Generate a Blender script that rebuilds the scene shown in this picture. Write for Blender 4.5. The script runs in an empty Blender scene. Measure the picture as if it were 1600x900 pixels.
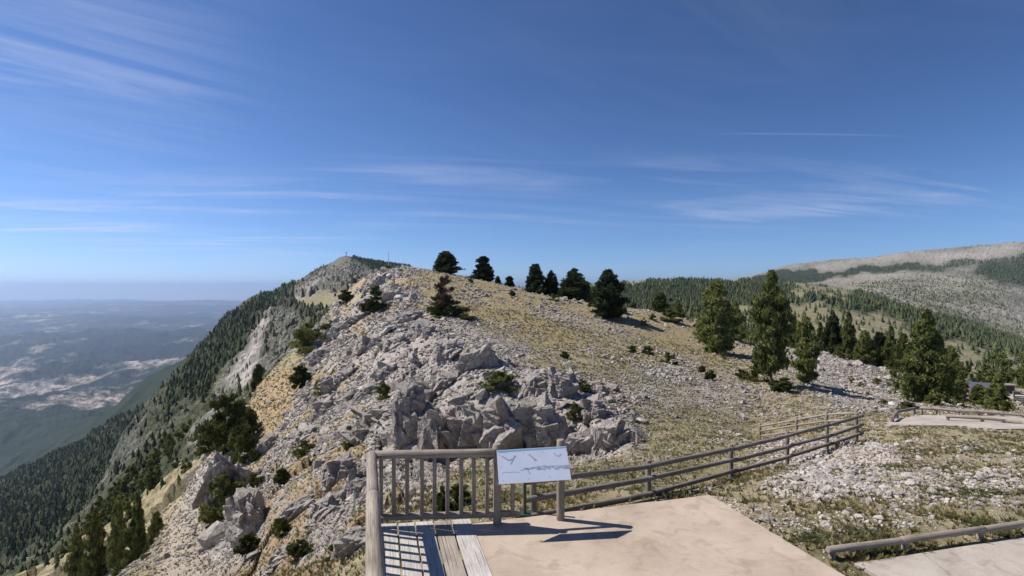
import bpy, bmesh, math, random
import numpy as np
from mathutils import Vector, Matrix
R = math.radians
random.seed(7)
scene = bpy.context.scene
COL = scene.collection

# ---------------------------------------------------------------- camera
EYE = 3.5                    # the camera hangs 3.5 m above the viewing platform (z = 0)
F = 800.0                    # focal length measured on the 1600 x 900 photograph
cam_d = bpy.data.cameras.new("camera")
cam_d.sensor_width = 36.0
cam_d.lens = 36.0 * F / 1600.0
cam_d.clip_start = 0.1
cam_d.clip_end = 200000.0
cam = bpy.data.objects.new("camera", cam_d)
cam.location = (0, 0, EYE)
cam.rotation_euler = (R(90), 0, 0)
COL.objects.link(cam)
scene.camera = cam

# ---------------------------------------------------------------- sun and sky
SUN_EL = R(50)
SUN_AHEAD = R(14)            # sun stands on the left, slightly ahead of the camera
sun_dir = Vector((-math.cos(SUN_AHEAD) * math.cos(SUN_EL), math.sin(SUN_AHEAD) * math.cos(SUN_EL), math.sin(SUN_EL)))
sl = bpy.data.lights.new("sun", 'SUN')
sl.energy = 5.0
sl.angle = R(0.53)
sl.color = (1.0, 0.955, 0.89)
so = bpy.data.objects.new("sun", sl)
so.rotation_euler = (-sun_dir).to_track_quat('-Z', 'Y').to_euler()
so.location = (0, 0, 60)
COL.objects.link(so)

def nd(nt, typ, inputs=None, **attrs):
    n = nt.nodes.new(typ)
    for k, v in attrs.items():
        setattr(n, k, v)
    if inputs:
        for k, v in inputs.items():
            s = n.inputs[k]
            if isinstance(v, bpy.types.NodeSocket):
                nt.links.new(v, s)
            else:
                s.default_value = v
    return n

def ramp(nt, fac, stops, interp='LINEAR'):
    n = nt.nodes.new('ShaderNodeValToRGB')
    n.color_ramp.interpolation = interp
    els = n.color_ramp.elements
    while len(els) < len(stops):
        els.new(0.5)
    for e, (p, c) in zip(els, stops):
        e.position = p
        e.color = (c, c, c, 1) if isinstance(c, (int, float)) else (c[0], c[1], c[2], 1)
    nt.links.new(fac, n.inputs[0])
    return n.outputs[0]

def mth(nt, op, a, b=None, c=None, clamp=False):
    n = nt.nodes.new('ShaderNodeMath')
    n.operation = op
    n.use_clamp = clamp
    for i, v in enumerate((a, b, c)):
        if v is None:
            continue
        if isinstance(v, bpy.types.NodeSocket):
            nt.links.new(v, n.inputs[i])
        else:
            n.inputs[i].default_value = v
    return n.outputs[0]

def mixc(nt, fac, a, b, mode='MIX'):
    n = nt.nodes.new('ShaderNodeMix')
    n.data_type = 'RGBA'
    n.blend_type = mode
    n.clamp_factor = True
    for s, v in ((n.inputs[0], fac), (n.inputs[6], a), (n.inputs[7], b)):
        if isinstance(v, bpy.types.NodeSocket):
            nt.links.new(v, s)
        elif isinstance(v, (int, float)):
            s.default_value = v if s.type == 'VALUE' else (v, v, v, 1)
        else:
            s.default_value = (v[0], v[1], v[2], 1)
    return n.outputs[2]

def noise(nt, vec, scale, detail=4, rough=0.55, dist=0.0):
    n = nd(nt, 'ShaderNodeTexNoise', {'Scale': scale, 'Detail': detail, 'Roughness': rough, 'Distortion': dist})
    if vec is not None:
        nt.links.new(vec, n.inputs['Vector'])
    return n.outputs[0]

def new_mat(name, rough=0.85, spec=0.25):
    m = bpy.data.materials.new(name)
    m.use_nodes = True
    nt = m.node_tree
    b = nt.nodes['Principled BSDF']
    b.inputs['Roughness'].default_value = rough
    b.inputs['Specular IOR Level'].default_value = spec
    return m, nt, b

world = bpy.data.worlds.new("World")
scene.world = world
world.use_nodes = True
wn = world.node_tree
bg = wn.nodes['Background']
sky = nd(wn, 'ShaderNodeTexSky', sky_type='NISHITA')
tc = nd(wn, 'ShaderNodeTexCoord')
# seen from 2000 m the horizon of the plain lies below eye level: the sky reaches down to it
sp0 = nd(wn, 'ShaderNodeSeparateXYZ', {0: tc.outputs['Generated']})
wn.links.new(nd(wn, 'ShaderNodeCombineXYZ', {0: sp0.outputs[0], 1: sp0.outputs[1], 2: mth(wn, 'MAXIMUM', mth(wn, 'ADD', sp0.outputs[2], 0.03), 0.002)}).outputs[0], sky.inputs[0])
sky.sun_disc = False
sky.sun_elevation = SUN_EL
sky.sun_rotation = math.atan2(sun_dir.x, sun_dir.y)
sky.altitude = 2000
sky.air_density = 1.0
sky.dust_density = 0.35
sky.ozone_density = 5.0
# thin cirrus: procedural wisps laid out on a high flat layer by direction
sep = nd(wn, 'ShaderNodeSeparateXYZ', {0: tc.outputs['Generated']})
zz = mth(wn, 'MAXIMUM', sep.outputs[2], 0.02)
den = mth(wn, 'ADD', zz, 0.06)
cx = mth(wn, 'DIVIDE', sep.outputs[0], den)
cy = mth(wn, 'DIVIDE', sep.outputs[1], den)
cvec = nd(wn, 'ShaderNodeCombineXYZ', {0: cx, 1: cy, 2: 0.0}).outputs[0]
def wisps(rot, sx, sy, seed, scale, dist):
    mp = nd(wn, 'ShaderNodeMapping', {'Vector': cvec, 'Location': (seed, seed * 1.7, 0), 'Rotation': (0, 0, rot), 'Scale': (1 / sx, 1 / sy, 1)}, vector_type='TEXTURE')
    return noise(wn, mp.outputs[0], scale, 9, 0.62, dist)
w1 = ramp(wn, wisps(R(42), 0.30, 1.7, 3.1, 1.5, 1.3), [(0.40, 0.0), (0.84, 0.85)])
w2 = ramp(wn, wisps(R(11), 0.28, 1.6, 11.7, 1.5, 0.9), [(0.44, 0.0), (0.78, 1.0)])
breakup = ramp(wn, noise(wn, nd(wn, 'ShaderNodeMapping', {'Vector': cvec, 'Location': (5.3, 2.2, 0), 'Scale': (0.6, 0.9, 1)}).outputs[0], 0.8, 4, 0.55), [(0.40, 0.08), (0.60, 1.0)])
mp0 = nd(wn, 'ShaderNodeMapping', {'Vector': cvec, 'Location': (0.4, 0.9, 0)})
big = ramp(wn, noise(wn, mp0.outputs[0], 0.42, 3, 0.5), [(0.40, 0.0), (0.62, 1.0)])
# region weights by direction: a bank high on the left, a thin streak low across the middle and right
def bump01(v, lo, hi, soft):
    a = nd(wn, 'ShaderNodeMapRange', {'Value': v, 'From Min': lo - soft, 'From Max': lo + soft}, interpolation_type='SMOOTHSTEP').outputs[0]
    b = nd(wn, 'ShaderNodeMapRange', {'Value': v, 'From Min': hi - soft, 'From Max': hi + soft, 'To Min': 1.0, 'To Max': 0.0}, interpolation_type='SMOOTHSTEP').outputs[0]
    return mth(wn, 'MULTIPLY', a, b)
tx = mth(wn, 'DIVIDE', sep.outputs[0], mth(wn, 'MAXIMUM', sep.outputs[1], 0.05))
tz = mth(wn, 'DIVIDE', sep.outputs[2], mth(wn, 'MAXIMUM', sep.outputs[1], 0.05))
bank = mth(wn, 'MULTIPLY', bump01(tx, -2.5, -0.62, 0.22), bump01(tz, 0.2, 1.2, 0.16))
low = mth(wn, 'MULTIPLY', bump01(tx, -0.28, 1.6, 0.22), bump01(tz, 0.13, 0.24, 0.04))
low2 = mth(wn, 'MULTIPLY', bump01(tx, -2.2, -0.35, 0.2), bump01(tz, 0.06, 0.2, 0.05))
c1 = mth(wn, 'MULTIPLY', mth(wn, 'MULTIPLY', w1, mth(wn, 'ADD', mth(wn, 'MULTIPLY', breakup, 0.6), 0.4)), mth(wn, 'ADD', mth(wn, 'MULTIPLY', bank, 0.52), mth(wn, 'MULTIPLY', big, 0.10)))
c2 = mth(wn, 'MULTIPLY', mth(wn, 'MULTIPLY', w2, breakup), mth(wn, 'ADD', mth(wn, 'ADD', mth(wn, 'MULTIPLY', low, 0.5), mth(wn, 'MULTIPLY', low2, 0.8)), mth(wn, 'MULTIPLY', big, 0.10)))
cl = mth(wn, 'MAXIMUM', c1, c2)
# one thin vapour trail
tl = mth(wn, 'ABSOLUTE', mth(wn, 'SUBTRACT', mth(wn, 'ADD', tz, mth(wn, 'MULTIPLY', mth(wn, 'POWER', mth(wn, 'SUBTRACT', tx, 0.45), 2.0), 0.05)), 0.3015))
trail = nd(wn, 'ShaderNodeMapRange', {'Value': tl, 'From Min': 0.0006, 'From Max': 0.0022, 'To Min': 0.11, 'To Max': 0.0}).outputs[0]
trail = mth(wn, 'MULTIPLY', trail, bump01(tx, 0.42, 0.72, 0.10))
cl = mth(wn, 'MAXIMUM', cl, trail, clamp=True)
gam = nd(wn, 'ShaderNodeGamma', {'Color': sky.outputs[0], 'Gamma': 1.42})      # thin, dry mountain air: deeper blue overhead
gn = nd(wn, 'ShaderNodeVectorMath', {0: gam.outputs[0], 1: (0.66, 0.655, 0.63)}, operation='MULTIPLY')
# the brightest part near the horizon rolls off instead of turning cyan
roll = nd(wn, 'ShaderNodeVectorMath', {0: gn.outputs[0], 1: (1 / 42, 1 / 36, 1 / 70), 2: (1, 1, 1)}, operation='MULTIPLY_ADD')
gain = nd(wn, 'ShaderNodeVectorMath', {0: gn.outputs[0], 1: roll.outputs[0]}, operation='DIVIDE')
skyc = mixc(wn, cl, gain.outputs[0], (6.8, 7.2, 9.2))
wn.links.new(skyc, bg.inputs['Color'])
bg.inputs['Strength'].default_value = 0.085
world.cycles.sampling_method = 'MANUAL'
world.cycles.sample_map_resolution = 512

scene.render.engine = 'CYCLES'
scene.cycles.max_bounces = 5
scene.cycles.diffuse_bounces = 2
scene.cycles.glossy_bounces = 1
scene.cycles.transmission_bounces = 2
scene.cycles.transparent_max_bounces = 8
scene.cycles.volume_bounces = 0
scene.cycles.use_denoising = True
scene.cycles.denoiser = 'OPENIMAGEDENOISE'
scene.cycles.denoising_input_passes = 'RGB_ALBEDO_NORMAL'
scene.cycles.denoising_prefilter = 'ACCURATE'
scene.view_settings.view_transform = 'Standard'
scene.view_settings.look = 'None'
scene.view_settings.gamma = 1.0
scene.view_settings.exposure = 0.25
scene.view_settings.use_curve_mapping = False
# ---------------------------------------------------------------- numpy noise
def _hash(ix, iy, seed):
    h = (ix.astype(np.int64) * 374761393 + iy.astype(np.int64) * 668265263 + seed * 974634777) & 0xFFFFFFFF
    h = ((h ^ (h >> 13)) * 1274126177) & 0xFFFFFFFF
    h = ((h ^ (h >> 16)) * 2246822519) & 0xFFFFFFFF
    return ((h ^ (h >> 15)) & 0xFFFFFF) / float(0xFFFFFF)

def vnoise(x, y, seed=0):
    """gradient noise, about -1..1"""
    ix = np.floor(x); iy = np.floor(y)
    fx = x - ix; fy = y - iy
    ix = ix.astype(np.int64); iy = iy.astype(np.int64)
    def g(dx, dy):
        a = _hash(ix + dx, iy + dy, seed) * 2 * np.pi
        return np.cos(a) * (fx - dx) + np.sin(a) * (fy - dy)
    sx = fx * fx * fx * (fx * (fx * 6 - 15) + 10)
    sy = fy * fy * fy * (fy * (fy * 6 - 15) + 10)
    a = g(0, 0) * (1 - sx) + g(1, 0) * sx
    b = g(0, 1) * (1 - sx) + g(1, 1) * sx
    return (a * (1 - sy) + b * sy) * 1.5

def fbm(x, y, scale, octs=4, seed=0, gain=0.5, ridged=False):
    s = np.zeros_like(x); amp = 1.0; tot = 0.0
    f = 1.0 / scale
    for o in range(octs):
        n = vnoise(x * f + 17.3 * o, y * f - 9.1 * o, seed + o)
        if ridged:
            n = 1 - 2 * np.abs(n)
        s += amp * n; tot += amp
        amp *= gain; f *= 2.03
    return s / tot

def blocks(x, y, scale, seed=0, tilt=0.8, aniso=1.0, rot=0.0):
    """broken blocky rock: every cell has its own height and tilt, cracks between cells"""
    c, s_ = math.cos(rot), math.sin(rot)
    X = (x * c + y * s_) / scale; Y = (-x * s_ + y * c) / (scale * aniso)
    X = X + 0.25 * vnoise(X * 1.3, Y * 1.3, seed + 51); Y = Y + 0.25 * vnoise(X * 1.3 + 7, Y * 1.3, seed + 52)
    ix = np.floor(X).astype(np.int64); iy = np.floor(Y).astype(np.int64)
    f1 = np.full(X.shape, 9.0); f2 = np.full(X.shape, 9.0); h = np.zeros(X.shape)
    for dx in (-1, 0, 1):
        for dy in (-1, 0, 1):
            cx = ix + dx; cy = iy + dy
            px = cx + _hash(cx, cy, seed + 1); py = cy + _hash(cx, cy, seed + 2)
            ex = X - px; ey = Y - py
            d = np.hypot(ex, ey)
            hh = _hash(cx, cy, seed + 3) * 2 - 1 + tilt * ((_hash(cx, cy, seed + 4) * 2 - 1) * ex + (_hash(cx, cy, seed + 5) * 2 - 1) * ey) * 2
            near = d < f1
            f2 = np.where(near, f1, np.minimum(f2, d))
            h = np.where(near, hh, h)
            f1 = np.where(near, d, f1)
    crack = np.clip((f2 - f1) / 0.18, 0, 1)
    return h - 0.9 * (1 - crack)

def sstep(a, b, v):
    t = np.clip((v - a) / (b - a), 0, 1)
    return t * t * (3 - 2 * t)

def inpoly(px, py, poly):
    ins = np.zeros(px.shape, bool)
    n = len(poly)
    for i in range(n):
        x1, y1 = poly[i]; x2, y2 = poly[(i + 1) % n]
        if y1 == y2:
            continue
        c = ((y1 > py) != (y2 > py)) & (px < (x2 - x1) * (py - y1) / (y2 - y1) + x1)
        ins ^= c
    return ins

# ---------------------------------------------------------------- terrain: surveyed lines (bearing, sight height, distance in metres)
# every entry is (bearing column, height column, distance): the place where that point of the land stands
LINES = []
def L(*pts):
    LINES.append(pts)
def LZ(*pts):               # the same, given as x, y, z in metres
    LINES.append(tuple((800 + F * x / y, 450 + F * (EYE - z) / y, y) for x, y, z in pts))

for y in (0.8, 1.5, 3.0, 5.0):
    LZ((-1.35 * y, y, -0.5 - 0.45 * max(0, 1.35 * y - 2)), (-0.8 * y, y, -0.4 - 0.25 * max(0, .8 * y - 2)), (-0.3 * y, y, -0.35), (0.4 * y, y, -0.3), (1.4 * y, y, -0.16))
L((-280, 1180, 7), (200, 1020, 8), (450, 980, 8.5), (560, 905, 8.6), (600, 850, 9.2), (650, 818, 9.8), (700, 806, 10), (780, 803, 9.5), (850, 800, 9), (900, 792, 9), (1013, 773, 10.2), (1142, 749, 12.6), (1230, 729, 14.3), (1292, 708, 15.5), (1341, 696, 16.3))
LZ((4.2, 6.9, -0.1), (7.5, 7.4, -0.08), (12, 8, -0.12))
LZ((4.0, 8.6, -0.22), (6, 9, -0.22), (9, 9, -0.22), (13, 9.5, -0.25))
LZ((6, 12, -0.72), (9, 12, -0.62), (13, 12, -0.6), (18, 12.5, -0.7))
LZ((10.2, 16, -1.32), (13, 16, -1.2), (18, 16, -1.2), (24, 16, -1.3))
LZ((13, 20, -1.78), (17, 20, -1.75), (22, 20, -1.75), (30, 20, -1.9))
L((1187, 687, 26), (1244, 674, 23.5), (1291, 675, 21), (1338, 677, 19))
L((1400, 650, 24), (1427, 641, 26), (1500, 645, 25), (1600, 652, 23), (1850, 665, 23))
L((1300, 632, 34), (1350, 636, 34), (1400, 634, 38), (1447, 632, 43), (1555, 643, 62), (1700, 652, 62), (1850, 660, 60))
L((1150, 690, 20), (1100, 700, 19), (1000, 705, 20), (960, 740, 14.5), (900, 735, 15.5), (800, 735, 17), (700, 742, 17), (620, 765, 16.5), (560, 800, 16), (500, 860, 14.5), (440, 905, 14.5))
L((600, 745, 21), (640, 722, 24), (700, 713, 25), (800, 710, 24), (880, 712, 22.5), (940, 708, 21.5), (1000, 690, 23))
L((600, 690, 28), (640, 645, 30), (700, 618, 31), (760, 592, 31), (800, 606, 29.5), (860, 596, 29), (900, 612, 28), (950, 645, 26), (990, 664, 25))
L((430, 770, 25), (450, 730, 32), (500, 690, 34), (560, 640, 37), (600, 605, 40), (700, 568, 38), (800, 568, 37), (900, 582, 36), (1000, 612, 34), (1100, 632, 33), (1200, 640, 33))
L((1205, 607, 43), (1258, 602, 46), (1330, 604, 52), (1400, 606, 58), (1430, 612, 60))
L((480, 590, 62), (540, 545, 60), (600, 520, 60), (700, 500, 60), (800, 510, 60), (900, 525, 60), (1000, 550, 58), (1100, 570, 56), (1200, 583, 55), (1300, 587, 58))
L((520, 497, 84), (560, 472, 84), (620, 452, 84), (700, 458, 84), (800, 474, 84), (900, 492, 84), (1000, 512, 82), (1100, 541, 80), (1200, 558, 78), (1300, 566, 74))
L1 = ((-280, 1150, 22), (0, 1030, 26), (150, 925, 30), (200, 885, 34), (240, 848, 40), (270, 800, 46), (300, 745, 54), (340, 690, 60), (385, 640, 66), (400, 605, 72), (430, 574, 80), (470, 530, 90), (500, 504, 96), (530, 470, 101), (560, 442, 104), (590, 426, 106), (620, 420, 106))
C1 = ((640, 419, 107), (700, 428, 108), (760, 440, 106), (800, 449, 104), (850, 461, 102), (900, 469, 100), (950, 477, 100), (1000, 482, 102), (1060, 495, 104), (1120, 515, 100), (1170, 534, 96), (1220, 543, 92), (1280, 549, 90), (1330, 565, 86), (1400, 582, 80), (1450, 602, 70))
L(*L1); L(*C1)
L(*[(p, q + 75, d * 1.4) for p, q, d in L1[:-3]])
L(*[(p, q + 30, d * 1.3) for p, q, d in L1[-2:] + C1[:9]])
L(*[(p, q + 26, d * 1.35) for p, q, d in C1[9:]])
L((-280, 1050, 15), (150, 1000, 17), (300, 960, 17), (380, 885, 20), (430, 850, 19))
L((330, 850, 30), (380, 770, 36), (400, 700, 46), (440, 640, 54), (470, 600, 60))
L((480, 760, 22), (520, 720, 26), (560, 700, 27))
L((1500, 640, 52), (1480, 612, 75), (1600, 622, 90), (1850, 630, 90))
# second crest hidden valley to the right
L((640, 470, 200), (700, 490, 250), (800, 505, 250), (900, 520, 240), (1000, 530, 230), (1100, 545, 210), (1200, 552, 200), (1280, 560, 190), (1350, 580, 170), (1450, 600, 150), (1540, 606, 145), (1600, 608, 150), (1850, 615, 150))
L((900, 500, 450), (1000, 497, 450), (1100, 492, 420), (1200, 495, 400), (1280, 505, 380), (1350, 520, 340), (1450, 555, 290), (1550, 575, 280), (1600, 580, 280), (1850, 600, 280))
L((900, 478, 800), (980, 470, 760), (1060, 470, 740), (1140, 472, 700), (1220, 470, 620), (1300, 480, 560), (1380, 505, 480), (1450, 525, 440), (1550, 550, 420), (1600, 560, 420), (1850, 590, 420))
R2 = ((840, 458, 1500), (880, 452, 1350), (950, 446, 1250), (1000, 442, 1200), (1060, 438, 1150), (1110, 440, 1150), (1170, 441, 1120), (1230, 444, 1050), (1290, 450, 950), (1350, 463, 860), (1400, 475, 800), (1450, 489, 760), (1500, 508, 720), (1560, 527, 690), (1620, 546, 660), (1750, 580, 640), (1880, 600, 640))
L(*R2)
L(*[(p, q + (14 if p < 1150 else 10), d * 1.35) for p, q, d in R2])
L((1100, 462, 2200), (1200, 446, 2300), (1290, 441, 2300), (1400, 450, 2000), (1500, 475, 1700), (1570, 510, 1450), (1620, 540, 1300), (1880, 600, 1200))
L((1150, 444, 3200), (1220, 436, 3100), (1310, 430, 2900), (1400, 434, 2500), (1500, 440, 2250), (1600, 465, 1950), (1700, 500, 1700), (1880, 540, 1500))
L((1215, 427, 3700), (1300, 418, 3400), (1360, 415, 3200), (1430, 412, 2900), (1520, 418, 2600), (1600, 430, 2350), (1880, 460, 2000))
R1 = ((1060, 452, 4700), (1110, 444, 4600), (1170, 435, 4400), (1215, 418, 4200), (1250, 410, 4050), (1300, 405, 3900), (1360, 402, 3700), (1420, 393, 3450), (1500, 386, 3250), (1600, 377, 3050), (1700, 370, 2900), (1880, 358, 2800))
L(*R1)
L(*[(p, q + 40, d * 1.3) for p, q, d in R1[2:]])
# summit ridge on the left and its flank
S1 = ((541, 396, 1200), (526, 408, 1170), (508, 422, 1130), (490, 436, 1080), (440, 460, 980), (400, 477, 920), (370, 492, 860), (340, 525, 780), (310, 560, 700), (268, 600, 620))
L(*S1)
L(*[(p - 6, q + 45, d * 1.4) for p, q, d in S1])
L(*[(p - 40, q + 110, d * 1.7) for p, q, d in S1[1:]])
SR = ((552, 403, 1215), (566, 408, 1235), (590, 412, 1260), (620, 415, 1300), (680, 423, 1380), (720, 431, 1450), (770, 441, 1550), (810, 450, 1650))
L(*SR)
L(*[(p, q + 20, d * 1.3) for p, q, d in SR])
L(*[(p, q + 12, d * .85) for p, q, d in SR])
L((560, 440, 700), (620, 440, 800), (700, 446, 900), (780, 460, 1000))
L((480, 470, 760), (510, 466, 740), (545, 455, 760), (560, 430, 980))
L((500, 440, 980), (530, 430, 1020), (560, 420, 1080))
L((470, 492, 480), (500, 485, 520), (540, 480, 420))
L((560, 480, 280), (520, 510, 230), (470, 540, 250), (430, 525, 400), (400, 560, 320), (380, 592, 280), (350, 640, 225), (300, 700, 180), (260, 762, 150), (220, 832, 125), (180, 880, 110), (0, 1000, 90), (-280, 1100, 80))
L((440, 472, 850), (400, 500, 690), (360, 540, 540), (330, 600, 410), (290, 640, 340), (240, 705, 270), (205, 760, 225), (150, 830, 190), (100, 880, 170), (-100, 980, 150))
S2 = ((268, 602, 610), (240, 642, 520), (205, 682, 440), (176, 716, 390), (165, 762, 340), (120, 822, 290), (60, 880, 250), (-100, 960, 230))
L(*S2)
L(*[(p - 8, q + 30, d * 1.25) for p, q, d in S2[1:]])
L((200, 700, 680), (150, 745, 650), (100, 790, 600), (60, 815, 560), (0, 845, 520), (-120, 905, 500), (-280, 950, 500))
L((200, 675, 820), (150, 712, 820), (100, 748, 800), (50, 775, 790), (0, 795, 780), (-120, 850, 780), (-280, 900, 780))
E2 = ((244, 628, 900), (200, 655, 950), (180, 670, 1000), (120, 700, 1050), (60, 731, 1080), (0, 758, 1100), (-120, 810, 1150), (-280, 860, 1200))
L(*E2)
L(*[(p, q + 55, d * 1.4) for p, q, d in E2])
L(*[(p, q + 10, d * 2.4) for p, q, d in E2])
K1 = ((-280, 700, 3500), (-100, 690, 3600), (0, 682, 3500), (80, 679, 3500), (150, 671, 3400), (200, 648, 3200), (240, 618, 3000), (290, 590, 2900))
L(*K1)
for d in (4300, 6000, 9000, 15000, 30000, 42000):
    L(*[(p, 450 + F * (1150 + EYE) / d, d) for p in (range(-280, 600, 110) if d < 8000 else range(-280, 1900, 150))])
L(*[(p, 450 + F * (700 + EYE) / 5200, 5200) for p in (500, 650, 800, 950)])
L(*[(p, 450 + F * (500 + EYE) / 2800, 2800) for p in (420, 560, 700, 850)])

_P = []
for ln in LINES:
    for (a, b) in zip(ln[:-1], ln[1:]):
        n = max(1, int(abs(b[0] - a[0]) / 30), int(abs(b[1] - a[1]) / 40) if b[2] > 8 else 1)
        for k in range(n):
            t = k / n
            d = math.exp(math.log(a[2]) * (1 - t) + math.log(b[2]) * t)
            _P.append((a[0] * (1 - t) + b[0] * t, a[1] * (1 - t) + b[1] * t, d))
    _P.append(ln[-1])
_P = np.array(_P)
def _key(px, d):
    return np.stack([(px - 800) / F * 2.6, np.log(d)], -1)
_K = _key(_P[:, 0], _P[:, 2])
_V = -(_P[:, 1] - 450) / F + (EYE + 0.15) / _P[:, 2]
def _ker(r2):
    return np.sqrt(r2 + 0.0016)
_n = len(_K)
A = np.zeros((_n + 3, _n + 3))
A[:_n, :_n] = _ker(((_K[:, None] - _K[None]) ** 2).sum(-1)) - np.eye(_n) * 0.012
A[:_n, _n] = 1; A[:_n, _n + 1:] = _K; A[_n, :_n] = 1; A[_n + 1:, :_n] = _K.T
_w = np.linalg.solve(A, np.concatenate([_V, np.zeros(3)]))
def base_t(px, d):
    k = _key(px.ravel(), d.ravel())
    out = np.empty(len(k))
    for i in range(0, len(k), 20000):
        c = k[i:i + 20000]
        r2 = (c[:, :1] - _K[None, :, 0]) ** 2 + (c[:, 1:] - _K[None, :, 1]) ** 2
        out[i:i + 20000] = _ker(r2) @ _w[:_n] + _w[_n] + c @ _w[_n + 1:]
    return out.reshape(px.shape) - (EYE + 0.15) / d

# grid: columns are bearings, rows are distances, so that detail follows distance
COLS = np.linspace(-285, 1885, 1086)
rows = [0.8]
while rows[-1] < 42000:
    d = rows[-1]
    k = 0.035 if d < 5 else 0.0078 if d < 130 else 0.0095 if d < 4500 else 0.013 if d < 9000 else 0.022
    rows.append(d * (1 + k))
ROWS = np.array(rows)
LR = np.log(ROWS)
_cc = np.linspace(COLS[0], COLS[-1], 272)
_rr = np.exp(np.linspace(LR[0], LR[-1], 560))
_bt = base_t(*np.meshgrid(_cc, _rr))
def bilin(grid, gx, gy, x, y):
    fx = np.clip((x - gx[0]) / (gx[-1] - gx[0]) * (len(gx) - 1), 0, len(gx) - 1.001)
    fy = np.clip((y - gy[0]) / (gy[-1] - gy[0]) * (len(gy) - 1), 0, len(gy) - 1.001)
    ix = fx.astype(int); iy = fy.astype(int); fx = fx - ix; fy = fy - iy
    return (grid[iy, ix] * (1 - fx) * (1 - fy) + grid[iy, ix + 1] * fx * (1 - fy)
            + grid[iy + 1, ix] * (1 - fx) * fy + grid[iy + 1, ix + 1] * fx * fy)
PXG, DG = np.meshgrid(COLS, ROWS)
T0 = bilin(_bt, _cc, np.log(_rr), PXG, np.log(DG))
XG = (PXG - 800) / F * DG
YG = DG.copy()
ZG = EYE + T0 * DG
PY0 = 450 - F * T0          # where the smooth land stands, in sight height

# ---- what the land is made of (0..1 masks), edges broken by noise
jx = PXG + 14 * fbm(PXG, PY0, 40, 3, 5) + 6 * fbm(PXG, PY0, 9, 2, 15)
jy = PY0 + 10 * fbm(PXG, PY0, 36, 3, 6) + 5 * fbm(PXG, PY0, 9, 2, 16)
def zone(poly, d0=0, d1=1e9, soft=True):
    return (inpoly(jx if soft else PXG, jy if soft else PY0, poly) & (DG >= d0) & (DG < d1)).astype(float)
def soften(m_, k=4, it=2):
    for _ in range(it):
        for ax in (0, 1):
            c = np.cumsum(np.concatenate([np.zeros_like(np.take(m_, [0], ax)), np.pad(m_, [(k, k) if a == ax else (0, 0) for a in (0, 1)], 'edge')], ax), ax)
            n_ = m_.shape[ax]
            m_ = (np.take(c, np.arange(2 * k + 1, 2 * k + 1 + n_), ax) - np.take(c, np.arange(0, n_), ax)) / (2 * k + 1)
    return m_
rock = zone([(596, 415), (640, 425), (655, 470), (700, 502), (770, 545), (850, 585), (910, 600), (960, 640), (1010, 680), (985, 712), (930, 716), (700, 716), (660, 800), (640, 1000), (330, 1200), (300, 700), (440, 640), (470, 590), (500, 520), (530, 465), (556, 432)], 11, 140)
crag = zone([(560, 560), (640, 520), (740, 545), (850, 590), (910, 600), (960, 640), (1000, 680), (990, 712), (930, 712), (700, 716), (610, 740), (570, 690), (600, 620)], 17, 60)
ochre = np.clip(zone([(398, 600), (470, 570), (455, 640), (420, 700), (395, 760), (430, 790), (380, 830), (385, 740), (380, 660)], 11, 140)
                + zone([(420, 740), (490, 700), (500, 780), (440, 860), (400, 880)], 11, 60) * 0.8
                + zone([(535, 460), (565, 445), (560, 480), (530, 520)], 60, 130) * .7, 0, 1)
soil = np.clip(fbm(XG, YG, 5.5, 4, 211) * 3.4 + 0.22, 0, 1) * (DG < 150)
ochre = np.clip(ochre + rock * (1 - crag) * soil * np.where(PXG < 640, 1.0, 0.7), 0, 1)
gravel = zone([(225, 1000), (262, 800), (300, 730), (345, 700), (360, 900), (380, 1000)], 11, 90)
gold = zone([(615, 425), (700, 429), (800, 452), (960, 482), (1060, 505), (1160, 560), (1160, 600), (1040, 545), (960, 520), (900, 545), (840, 545), (760, 510), (700, 492), (660, 462)], 30, 140)
scree = np.clip(zone([(1215, 545), (1290, 548), (1420, 600), (1425, 640), (1330, 640), (1240, 600)], 30, 140)
                + zone([(930, 600), (1050, 560), (1180, 590), (1190, 640), (1100, 650), (1000, 650)], 24, 80) * .55
                + zone([(800, 462), (830, 466), (980, 512), (975, 525), (880, 505)], 60, 110)
                + zone([(690, 496), (790, 520), (860, 560), (900, 590), (800, 560), (700, 530)], 40, 80) * .8
                + zone([(700, 445), (770, 460), (760, 475), (700, 468)], 60, 110) * .7, 0, 1)
green = zone([(840, 590), (960, 560), (1100, 590), (1180, 640), (1160, 700), (1000, 760), (860, 760), (1010, 690)], 10, 60) * .4

rock, crag, ochre, gravel, gold, scree, green = soften(rock, 9), soften(crag, 4), soften(ochre, 2), soften(gravel, 3), soften(gold, 14), soften(scree, 10), soften(green, 10)
flank = ((PXG < 620) & (DG > 130) & (DG < 1900)).astype(float)
right_far = ((PXG > 600) & (DG > 130)).astype(float) * (DG < 7000)
plain = sstep(1700, 2600, DG) * (PXG < 600) + sstep(4800, 6500, DG) * (PXG >= 600)
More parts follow.
